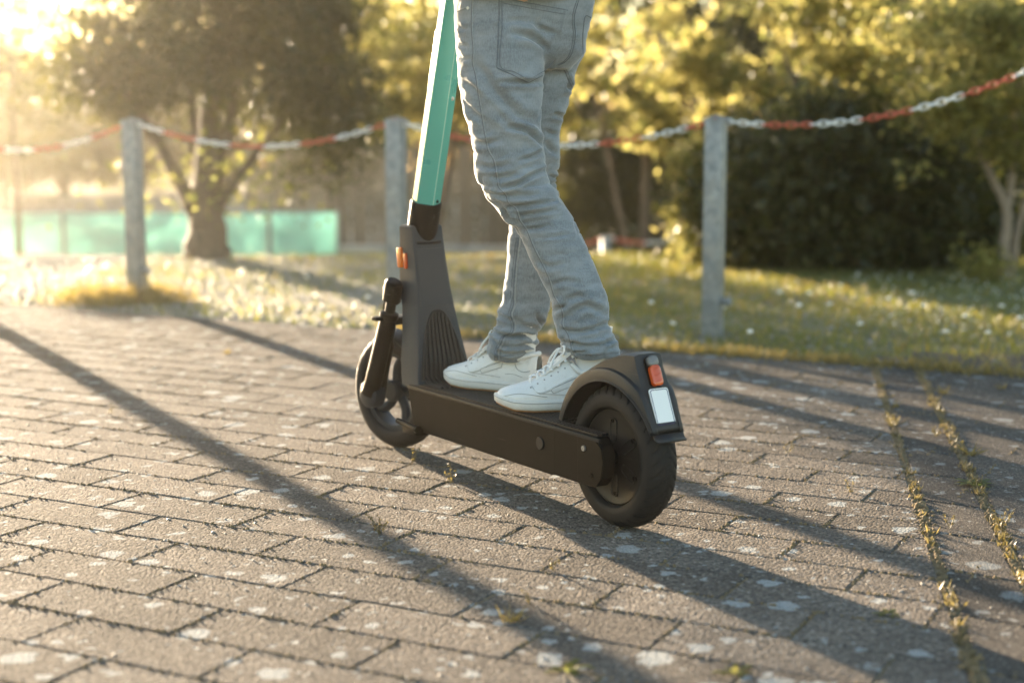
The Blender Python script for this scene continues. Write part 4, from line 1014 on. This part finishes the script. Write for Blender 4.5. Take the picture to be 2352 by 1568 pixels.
def seam(name, pts, r=.0011, mat='seam', dx=0, dy=0):
    P = on_jeans([(x + dx, y + dy) for x, y in pts])
    if len(P) > 2:
        keep = [P[0]]
        for q in P[1:]:
            if (q - keep[-1]).length < .05: keep.append(q)
        MB().tube(keep, r, 6).build(name, M[mat], jeans)
OUT = [(1085, -8), (1083, 61), (1087, 117), (1085, 143), (1092, 174), (1097, 205), (1105, 256), (1115, 316), (1122, 347), (1134, 369), (1140, 402), (1145, 430), (1161, 447), (1168, 466), (1185, 480), (1194, 506), (1210, 529), (1226, 568), (1245, 605), (1261, 640), (1272, 677), (1288, 706), (1293, 728), (1292, 747), (1304, 767), (1310, 785), (1313, 800), (1324, 822)]
seam('outseam', OUT, .0011); seam('outseam_fold', OUT, .0017, 'seam_pale', 2.2)
INS = [(1191, 546), (1183, 619), (1179, 677), (1179, 701), (1172, 722), (1179, 742), (1177, 763), (1159, 771), (1150, 789), (1142, 804), (1142, 824)]
seam('inseam', INS, .0010); seam('inseam_fold', INS, .0019, 'seam_pale', 4.4); seam('inseam_stitch', INS, .0008, 'seam', -5)
edge = POCK[1:] + [(1150, -6)]
seam('pocket_edge', [(1146, 0)] + [(1146, 61), (1141, 156)], .0011); seam('pocket_edge', [(1141, 156), (1178, 173), (1214, 190)], .0012); seam('pocket_edge', [(1214, 190), (1245, 174), (1276, 158), (1283, 132), (1265, 111), (1270, 94), (1292, 74), (1296, 45), (1304, 22)], .0011)
seam('pocket_stitch', [(1153, 0), (1153, 61), (1149, 150), (1180, 165), (1214, 181), (1243, 167), (1270, 153), (1276, 134)], .0007)
seam('pocket_stitch', [(1156, -3), (1205, 6), (1255, 15), (1304, 24)], .0010); seam('pocket_stitch', [(1156, 8), (1205, 17), (1255, 26), (1298, 33)], .0007)
CB = [(1331, -6), (1319, 39), (1321, 82), (1313, 123), (1298, 142), (1282, 151)]
seam('back_seam', CB, .0011); seam('back_seam', CB, .0008, 'seam', -4.5)
seam('pocket_edge', [(1360, 43), (1345, 37), (1340, 60), (1338, 90), (1339, 125)], .0011); seam('pocket_edge', [(1296, 161), (1304, 180), (1316, 204)], .0012); seam('pocket_stitch', [(1301, 160), (1310, 180), (1317, 194)], .0007)
seam('hem_stitch', [(1326, 813), (1360, 815), (1395, 813), (1424, 810)], .0008)
seam('hem_stitch', [(1135, 812), (1150, 818), (1180, 817)], .0008)
p = on_jeans([(1075, 19), (1075.5, 20), (1076, 21)])[0]; o = MB(); o.lathe([(0, .002), (.003, .002), (.0045, 0)], 12, 'z'); o = o.build('rivet', M['steel'], jeans); o.location = p; o.rotation_euler = (math.pi / 2, 0, -.6)
seam('coin_pocket', [(1050, 26), (1062, 22), (1074, 17)], .0016, 'seam_pale')

# sneakers -----------------------------------------------------------------------------------
def shoe(side_, heel, ang):
    'local x from heel (0) to toe (.292), y to the left, z up from the ground; side_ +1 left foot'
    root = empty('sneaker', (heel[0] - PB.x, heel[1] - PB.y, 0.0), ang); root.parent = RID; root['label'] = 'white leather sneaker with thick rubber sole'
    L = .292
    xs = np.array([0, .012, .035, .07, .11, .15, .19, .225, .255, .275, .286, .292])
    lat = np.array([.016, .027, .034, .036, .036, .040, .046, .049, .046, .036, .023, .008]); med = np.array([.016, .027, .033, .033, .030, .033, .040, .044, .040, .030, .019, .006])
    X = np.linspace(0, 1, 46); X = L * (.5 - .5 * np.cos(np.pi * X))
    yl = np.interp(X, xs, lat if side_ > 0 else med); yr = -np.interp(X, xs, med if side_ > 0 else lat)
    spring = np.interp(X, [0, .02, .2, .25, .292], [.004, .0, .0, .004, .018])
    def outline(g): # closed plan outline grown by g
        c = np.array([L / 2, 0]); P = [(x, y) for x, y in zip(X, yl)] + [(x, y) for x, y in zip(X[::-1], yr[::-1])]
        P = np.array(P); d = np.array([P[(i + 1) % len(P)] - P[i - 1] for i in range(len(P))]); nn = np.stack([d[:, 1], -d[:, 0]], 1); nn /= np.maximum(np.linalg.norm(nn, axis=1), 1e-9)[:, None]
        s = np.sign(np.sum(nn * (P - c), 1))[:, None]; s[s == 0] = 1; return P + nn * s * g
    SP = np.concatenate([spring, spring[::-1]])
    def sring(g, z, k=1.): P = outline(g); return [(x, y, z + sp * k) for (x, y), sp in zip(P, SP)]
    MB().ring_loft([sring(-.004, 0), sring(-.001, .001), sring(.0, .0045)]).build('outsole', M['gum'], root, angle=60)
    MB().ring_loft([sring(.0, .0042), sring(.0032, .007), sring(.0036, .017), sring(.0030, .0265, .75), sring(.0010, .0290, .7), sring(-.004, .0295, .7)]).build('midsole', M['rubber_white'], root, angle=60)
    g = sring(.0040, .0225, .8); MB().tube(g + [g[0]], .0008, 5, caps=False).build('sole_stitch', M['stitch'], root)
    # upper
    zt = np.interp(X, [0, .01, .03, .06, .085, .105, .125, .15, .18, .21, .24, .265, .28, .288, .292], [.100, .106, .098, .088, .092, .112, .124, .108, .090, .073, .063, .056, .050, .042, .030])
    rings = []
    th = np.linspace(0, math.pi, 25)
    for i, x in enumerate(X):
        z0 = .0275 + spring[i] * .7; h = zt[i] - z0; c_, s_ = np.cos(th), np.sin(th)
        wl, wr = yl[i] - .001, -yr[i] - .001
        pw = np.interp(x, [0, .09, .15, .22, .292], [.42, .5, .85, .8, .7])
        row = []
        for c, s in zip(c_, s_):
            yy = (wl if c > 0 else wr) * np.sign(c) * abs(c) ** pw; zz = z0 + h * s ** .85
            k = np.interp((zz - z0) / max(h, 1e-4), [0, .25, .6, 1], [1, 1.04, .95, .86]); row.append((x, yy * k, zz))
        rings.append(row)
    up = MB(); up.ring_loft(rings, close=False, caps=False); upo = up.build('upper', M['leather'], root, angle=75)
    ub = BVHTree.FromPolygons([Vector(v) for v in up.V], up.F)
    def on_up(x, z, s, lift=.0008):
        h = ub.ray_cast(Vector((x, .2 * s, z)), Vector((0, -s, 0)))
        return (h[0] + Vector((0, s, 0)) * lift) if h[0] is not None else None
    def line(name, pts, s, r=.0007, mat='stitch'):
        P = [on_up(x, z, s) for x, z in catmull([np.array(p) for p in pts], 5)]; P = [q for q in P if q is not None]
        if len(P) > 2: MB().tube(P, r, 5).build(name, M[mat], root)
    for s in (1, -1):
        line('toe_seam', [(.272, .040), (.24, .046), (.205, .043), (.17, .037)], s, .0008)
        line('quarter_edge', [(.205, .066), (.195, .05), (.172, .052), (.13, .073), (.100, .086), (.085, .084)], s, .0013, 'leather'); line('quarter_seam', [(.207, .063), (.192, .0475), (.170, .0495), (.128, .070), (.098, .083)], s, .0007)
        line('foxing_seam', [(.19, .046), (.15, .043), (.10, .040)], s); line('heel_seam', [(.062, .082), (.05, .066), (.03, .060), (.012, .063)], s, .0011); line('heel_seam', [(.085, .05), (.06, .052), (.03, .046)], s)
        q = [on_up(x, z, s, .0012) for x, z in ((.155, .046), (.098, .066), (.096, .078), (.100, .080), (.158, .0575), (.160, .052))]
        if all(q_ is not None for q_ in q):
            MB().tube([q[i] for i in (0, 1, 2, 3, 4, 5, 0)], .0010, 5).build('window_frame', M['stitch'], root)
            MB().add([p_ + Vector((0, s * .0004, 0)) for p_ in q], [tuple(range(6))]).build('side_window', M['rubber_white'], root, smooth=False)
        for k in range(6):
            x = .207 - k * .0165; z = .0665 + k * .0088; p_ = on_up(x + .002, z - .007, s, .0002)
            if p_ is not None: e = MB().lathe([(0, .0012), (.0016, .0012), (.0024, 0)], 8).build('eyelet', M['stitch'], root); e.location = p_; e.scale = (1, s, 1)
    # tongue, collar, laces
    tg = []
    for t in np.linspace(0, 1, 9):
        x = .205 - .098 * t; z = .072 + .080 * t; w = .019 + .009 * t; n_ = Vector((.62, 0, .78)); th_ = .005
        tg.append([(x - .62 * th_, -w, z - .004 - .78 * th_), (x, -w, z - .003), (x + .002, 0, z + .003), (x, w, z - .003), (x - .62 * th_, w, z - .004 - .78 * th_), (x - .5 * th_, 0, z - .006)])
    MB().ring_loft(tg).build('tongue', M['leather'], root, angle=70)
    cr = []
    for a in np.linspace(-2.55, 2.55, 30):
        x = .062 - .058 * math.cos(a); y = .030 * math.sin(a); z = float(np.interp(x, [0, .02, .05, .09, .115], [.106, .102, .090, .094, .116])); cr.append((x, y, z))
    MB().tube(catmull(cr, 2), .0062, 8).build('collar_pad', M['leather'], root)
    for k in range(6):
        x = .206 - k * .0165; z = .0765 + k * .0105; w = .022 + .001 * k
        for s in (1, -1):
            P = [(x + .003, w * s, z - .010), (x + .004, w * .7 * s, z + .001), (x - .003, 0, z + .007 + .001 * k), (x - .013, -w * .7 * s, z + .008), (x - .016, -w * s, z + .000)]
            MB().tube(catmull(P, 4), .0030, 7, ry=.55, up=(.6, 0, .8)).build('lace', M['lace'], root)
    kx, kz = .119, .140
    for s in (1, -1):
        P = [(kx, 0, kz), (kx + .012, .016 * s, kz + .016), (kx + .010, .034 * s, kz + .016), (kx + .012, .038 * s, kz + .002), (kx + .016, .020 * s, kz - .003), (kx + .004, .002 * s, kz)]
        MB().tube(catmull(P, 5), .0032, 7, ry=.6, up=(.5, 0, .85)).build('lace_bow', M['lace'], root)
        P = [(kx, 0, kz), (kx + .020, .012 * s, kz + .006), (kx + .036, .026 * s, kz - .014), (kx + .044, .034 * s, kz - .034)]
        MB().tube(catmull(P, 5), .0026, 7).build('lace_end', M['lace'], root)
    MB().tube([(kx - .004, -.008, kz), (kx, 0, kz + .004), (kx - .004, .008, kz)], [.004, .0065, .004], 8).build('lace_knot', M['lace'], root)
    sk = [[(.062 + .043 * math.cos(a) * sc - .006 * t, .031 * math.sin(a) * sc, .08 + .075 * t) for a in np.linspace(0, 2 * math.pi, 25)[:-1]] for t, sc in ((0, 1.02), (.4, 1.), (.7, .98), (1, .98), (1.6, 1.0))]
    MB().ring_loft(sk).build('sock', M['sock'], root, angle=60)
    return root
shoe(+1, (.252, 3.668), R_(183)); shoe(-1, (.070, 3.862), R_(146))

# body above the picture and inside the clothes: one continuous skin ---------------------------
def skin_body():
    W = lambda x, y, z: Vector((x, y, z)) - PB
    f = Vector((-.80, .60, 0)); l = Vector((-.60, -.80, 0)); c = Vector((.03, 3.80, 0))
    pel = c + Vector((0, 0, 1.10)); che = c + f * .03 + Vector((0, 0, 1.50)); nk = c + f * .05 + Vector((0, 0, 1.66)); hd = c + f * .085 + Vector((0, 0, 1.84))
    SCM = Matrix.Rotation(YAW, 4, 'Z'); SCM.translation = Vector((RW[0], RW[1], 0))
    gl = SCM @ (hb + YV * .25 - XV * .045); gr = SCM @ (hb - YV * .25 - XV * .045)
    V = []; E_ = []; R0 = []
    def v(p, r, par=None):
        V.append(p - PB); R0.append(r); 
        if par is not None: E_.append((par, len(V) - 1))
        return len(V) - 1
    a = v(pel, .13); w_ = v(c + f * .01 + Vector((0, 0, 1.28)), .125, a); ch = v(che, .15, w_); n_ = v(nk, .055, ch); h0 = v(hd - Vector((0, 0, .06)), .075, n_); h1 = v(hd, .095, h0); v(hd + Vector((0, 0, .09)), .075, h1)
    v(hd + f * .095 - Vector((0, 0, .01)), .018, h1)
    for s, grip in ((1, gl), (-1, gr)):
        sh = v(che + l * .19 * s + Vector((0, 0, .06)), .06, ch); el_ = che + l * .26 * s + (grip - che) * .35 - Vector((0, 0, .16)); e = v(el_, .043, sh); wr_ = v(grip + (el_ - grip).normalized() * .09, .028, e); hn = v(grip + (el_ - grip).normalized() * .03 + Vector((0, 0, .02)), .03, wr_)
        for k in range(4): b0 = v(grip + f * .035 + l * (.025 - .018 * k) * s + Vector((0, 0, .012)), .010, hn); v(grip + f * .035 + l * (.025 - .018 * k) * s - Vector((0, 0, .022)), .009, b0)
        v(grip - f * .01 - l * .045 * s - Vector((0, 0, .01)), .011, hn)
    for st, s in ((LEFT, 1), (RIGHT, -1)):
        prev = a
        for i in ((3, 10, 16, 25, 31) if s > 0 else (3, 10, 15, 20, 29)):
            y, xl, xr, Y, _b = st[i]; p_ = atY((xl + xr) / 2, y, Y); prev = v(Vector(p_), (xr - xl) / 2 * 3.6 / FPX * .62, prev)
    me = bpy.data.meshes.new('body'); me.from_pydata([tuple(x) for x in V], E_, []); o = link('body', me, M['skin'], RID)
    o.modifiers.new('skin', 'SKIN'); o.data.skin_vertices[0].data[0].use_root = True
    for i, r in enumerate(R0): o.data.skin_vertices[0].data[i].radius = (r, r)
    o.modifiers[0].use_smooth_shade = True; sb = o.modifiers.new('sub', 'SUBSURF'); sb.levels = sb.render_levels = 2
    # shirt shell round trunk and upper arms
    sm = MB(); rings = []
    for z, wd, dp, fo in ((1.20, .185, .135, 0), (1.24, .18, .13, 0), (1.32, .175, .125, .01), (1.45, .195, .14, .025), (1.55, .205, .135, .035), (1.61, .16, .105, .045), (1.65, .075, .07, .05)):
        cc = c + f * fo + Vector((0, 0, z)); rings.append([cc + l * wd * math.cos(t) + f * dp * math.sin(t) - PB for t in np.linspace(0, 2 * math.pi, 33)[:-1]])
    sm.ring_loft(rings)
    for s, grip in ((1, gl), (-1, gr)):
        sh = che + l * .17 * s + Vector((0, 0, .05)); el_ = che + l * .26 * s + (grip - che) * .35 - Vector((0, 0, .16)); sm.tube([sh - PB, (sh + el_) / 2 - PB, el_ - PB], [.085, .075, .066], 14)
    sm.build('shirt', M['shirt'], RID, angle=60)
    hr = MB(); rings = []
    for z, r in ((-.02, .101), (.03, .110), (.08, .100), (.115, .07), (.13, .02)):
        rings.append([hd + l * r * .86 * math.cos(t) + f * (r * math.sin(t) * (1 if math.sin(t) < 0 else .93) - .012) + Vector((0, 0, z + (.05 if z < .01 and math.sin(t) > .2 else 0))) - PB for t in np.linspace(0, 2 * math.pi, 25)[:-1]])
    hr.ring_loft(rings).build('hair', M['hair'], RID, angle=70)
skin_body()
# ------------------------------------------------------------------ weeds in the joints, flowers in the lawn
def weed(px_, py_, kind, size, label):
    p = gnd(px_, py_); r = empty('weed', (p[0], p[1], -.003)); tag(r, label, 'weed', 'weeds growing out of the paving joints')
    b = MB(); lv = []
    if kind == 'grass':
        n = 26; P = np.stack([rng.normal(0, size * .14, n), rng.normal(0, size * .10, n), np.zeros(n)], -1)
        V, F = blades(P, rng.uniform(.4, 1, n) * size, rng.uniform(.0008, .0018, n), .8); link('leaf', fast_mesh('leaf', V, F), M['dry_grass'], r); return
    ns = {'sprig': 4, 'bushy': 9, 'rosette': 8}[kind]
    if kind == 'rosette':
        V, F = [], []
        for k in range(ns):
            a = 2 * math.pi * k / ns + random.uniform(-.3, .3); l = size * random.uniform(.6, 1.1); w = l * .16; d = np.array([math.cos(a), math.sin(a), 0]); e = np.array([-d[1], d[0], 0])
            up_ = random.uniform(.25, .6)
            pts = [d * 0, d * l * .4 + e * w + [0, 0, l * up_ * .5], d * l * .4 - e * w + [0, 0, l * up_ * .5], d * l * .75 + e * w * .8 + [0, 0, l * up_ * .6], d * l * .75 - e * w * .8 + [0, 0, l * up_ * .6], d * l + [0, 0, l * up_ * .4]]
            n0 = len(V); V += pts; F += [(n0, n0 + 1, n0 + 2), (n0 + 1, n0 + 3, n0 + 4), (n0 + 1, n0 + 4, n0 + 2), (n0 + 3, n0 + 5, n0 + 4)]
        link('leaf', mesh_from('leaf', V, F), M['leaf_mid'], r)
    else:
        P = []
        for k in range(ns):
            a = random.uniform(0, 6.28); l = size * random.uniform(.5, 1.1); tip = np.array([math.cos(a) * l * .55, math.sin(a) * l * .4, l]); mid = tip * .5 + np.array([0, 0, l * .12])
            b.tube([(0, 0, 0), mid, tip], [.0009, .0007, .0005], 5)
            for t in np.linspace(.25, 1, 7 if kind == 'sprig' else 9): P.append(tip * t + rng.normal(0, .0022, 3))
        b.build('stem', M['straw'], r); V, F = leaves(np.array(P), size * .14 + .002, 0, .5); link('leaf', fast_mesh('leaf', V, F), M['straw'], r)
for a in ((945, 1062, 'sprig', .05, 'tiny dry sprig in the shadow edge behind the front wheel'), (1035, 1108, 'sprig', .055, 'thin dry sprig at the dark shadow below the deck'), (872, 1226, 'bushy', .045, 'pale branching weed between pavers below the front wheel'),
          (1180, 1425, 'grass', .05, 'spiky dry grass tuft sprouting at a paver corner'), (1300, 1540, 'rosette', .05, 'blurred yellow green weed at the frame edge of the paving'), (1218, 1385, 'sprig', .03, 'small reddish sprout in a joint between two shadows'),
          (1270, 1310, 'sprig', .03, 'small dry sprout in the sunlit joint below the rear wheel'), (1690, 1545, 'rosette', .04, 'curled dry leaf weed beside the long rider shadow'), (1955, 1130, 'sprig', .03, 'pale seedling in the joint near the mossy seam'),
          (2103, 1128, 'bushy', .035, 'pale fluffy weed on the narrow mossy seam'), (2182, 1212, 'sprig', .04, 'pinkish dry sprig on the edging row'), (2245, 1115, 'rosette', .06, 'broad leaved green weed on the wide mossy seam'), (2230, 1045, 'grass', .06, 'green grass blades on the wide mossy seam'),
          (2170, 905, 'grass', .05, 'grass tuft where the wide mossy seam meets a slab joint'), (2300, 893, 'grass', .045, 'grass tuft alone on the large slab'), (2150, 1000, 'bushy', .03, 'brown moss weed across the wide seam'),
          (2300, 1220, 'bushy', .05, 'dense dry weed at the end of the wide mossy seam'), (2040, 1410, 'rosette', .035, 'yellow weed at the tip of the rider shadow joint'), (2200, 1480, 'bushy', .04, 'dry moss weed low on the narrow seam'), (2060, 935, 'grass', .035, 'short grass clump on the narrow mossy seam'),
          (520, 812, 'grass', .035, 'low grass clump on the open paving by the post shadow'), (1810, 1040, 'sprig', .03, 'thin seedling on the sunlit pavers behind the plate'), (250, 950, 'sprig', .03, 'thin seedling in the bright paving near the long post shadow')):
    weed(*a)
p1 = posts[1]
tufts([(PL1[0], PL1[1] - .05, 0.), (PL1[0] - .22, PL1[1] - .12, 0.), (PL1[0] + .16, PL1[1] - .1, 0.), (PL1[0] - .1, PL1[1] - .2, 0)], 420, .085, (.03, .13), 'post_foot_grass', 'golden grass tuft round the foot of a chain post', M['dry_grass'], .5)
for off, n_ in ((0., 40), (STRIP_W, 80)):
    cs = [(*bpt(s, off), 0.) for s in rng.random(n_) * 4.0]
    tufts(cs, 14, .009, (.008, .026), 'seam_grass', ('fine dry grass growing from the narrow mossy seam', 'fine dry grass growing from the wide mossy seam')[off > 0], M['straw'], .7)
# crumbs of grit and leaf litter lying on the stones
G = []
while len(G) < 2600:
    x, y = rng.uniform(-2.4, 2.2), rng.uniform(2.2, 6.4); v = x * VX[0] + y * VX[1]
    if v < V_EDGE and rng.random() < .35 + .65 * (vnoise(np.array([x, y, 0.]), 2.2, 33) > 0): G.append((x, y, -.0005))
G = np.array(G); V, F = blobs(G, rng.uniform(.0012, .0036, len(G)) * np.where(rng.random(len(G)) < .06, 2.2, 1), rng.uniform(.001, .0035, len(G)))
o = tri_mesh('grit', V, F, M['gravel'], smooth=False); tag(o, 'grit and crumbs scattered over the paving', 'grit', kind='stuff')
# white flower heads
fb = MB(); fb.lathe([(.0, .009), (.006, .0085), (.012, .005), (.013, 0), (.008, -.004), (.0, -.005)], 10, 'z'); FME = mesh_from('flower_head', fb.V, fb.F, True); FME.materials.append(plain('white_petals', (.78, .76, .68), .8, .1))
sb_ = MB(); sb_.tube([(0, 0, 0), (.004, 0, .5), (0, 0, 1)], .0013, 5); SME = mesh_from('stalk', sb_.V, sb_.F); SME.materials.append(M['grass'])
fl = [(1834, 752, .10), (1858, 708, .09), (2118, 742, .09), (2172, 790, .07), (1975, 770, .06), (1722, 790, .06), (2268, 800, .08), (2340, 775, .10), (1905, 735, .07), (1790, 695, .07), (2040, 712, .07), (2215, 745, .06), (1660, 735, .06), (1545, 765, .05), (2300, 722, .06), (2095, 690, .05), (1495, 720, .06), (1930, 672, .05), (705, 655, .07), (610, 690, .06), (845, 700, .06), (560, 640, .06)]
for i, (a, b_, h) in enumerate(fl):
    p = gnd(a, b_); z = float(ter(p[0], p[1])); r = empty('daisy', (p[0], p[1], z)); tag(r, 'small white flower head standing in the lawn' if a > 1400 else 'small white flower head on the gravel by the bushy tree', 'flower', 'white flowers in the lawn' if a > 1400 else 'white flowers on the gravel')
    o = bpy.data.objects.new('stalk', SME); COL.objects.link(o); o.parent = r; o.scale = (1, 1, h)
    o = bpy.data.objects.new('flower_head', FME); COL.objects.link(o); o.parent = r; o.location = (0, 0, h); o.rotation_euler = (random.uniform(-.5, .3), random.uniform(-.4, .4), 0)
x = rng.uniform(1.6, 4., 420); y = rng.uniform(6.2, 9.2, 420); px_, py_, _d = proj(np.stack([x, y, 0 * x], -1)); k = (py_ > 640) & (py_ < 790) & (px_ > 1900 + (py_ - 640) * 1.2); x, y = x[k], y[k]
V, F = blobs(np.stack([x, y, ter(x, y) + rng.uniform(.03, .06, len(x))], -1), rng.uniform(.003, .006, len(x)), rng.uniform(.002, .004, len(x)))
o = tri_mesh('clover_blossom', V, F, FME.materials[0]); tag(o, 'countless tiny white clover blossoms in the lawn by the slender tree', 'flowers', kind='stuff')
# ------------------------------------------------------------------ sunlit evening air
hz = MB().box((0, 32.5, 2.0), (144, 119, 9.4)); ho = hz.build('haze', None, None, smooth=False); tag(ho, 'thin sunlit evening haze filling the air', 'haze', kind='stuff')
t = NT('haze_air'); t.t.nodes.remove(t.t.nodes[0]); out_ = t.n('ShaderNodeOutputMaterial'); pv = t.n('ShaderNodeVolumePrincipled')
pv.inputs['Color'].default_value = (1, .92, .78, 1); pv.inputs['Density'].default_value = .00085; pv.inputs['Anisotropy'].default_value = .83
t.l(pv.outputs[0], out_.inputs['Volume']); ho.data.materials.append(t.m)
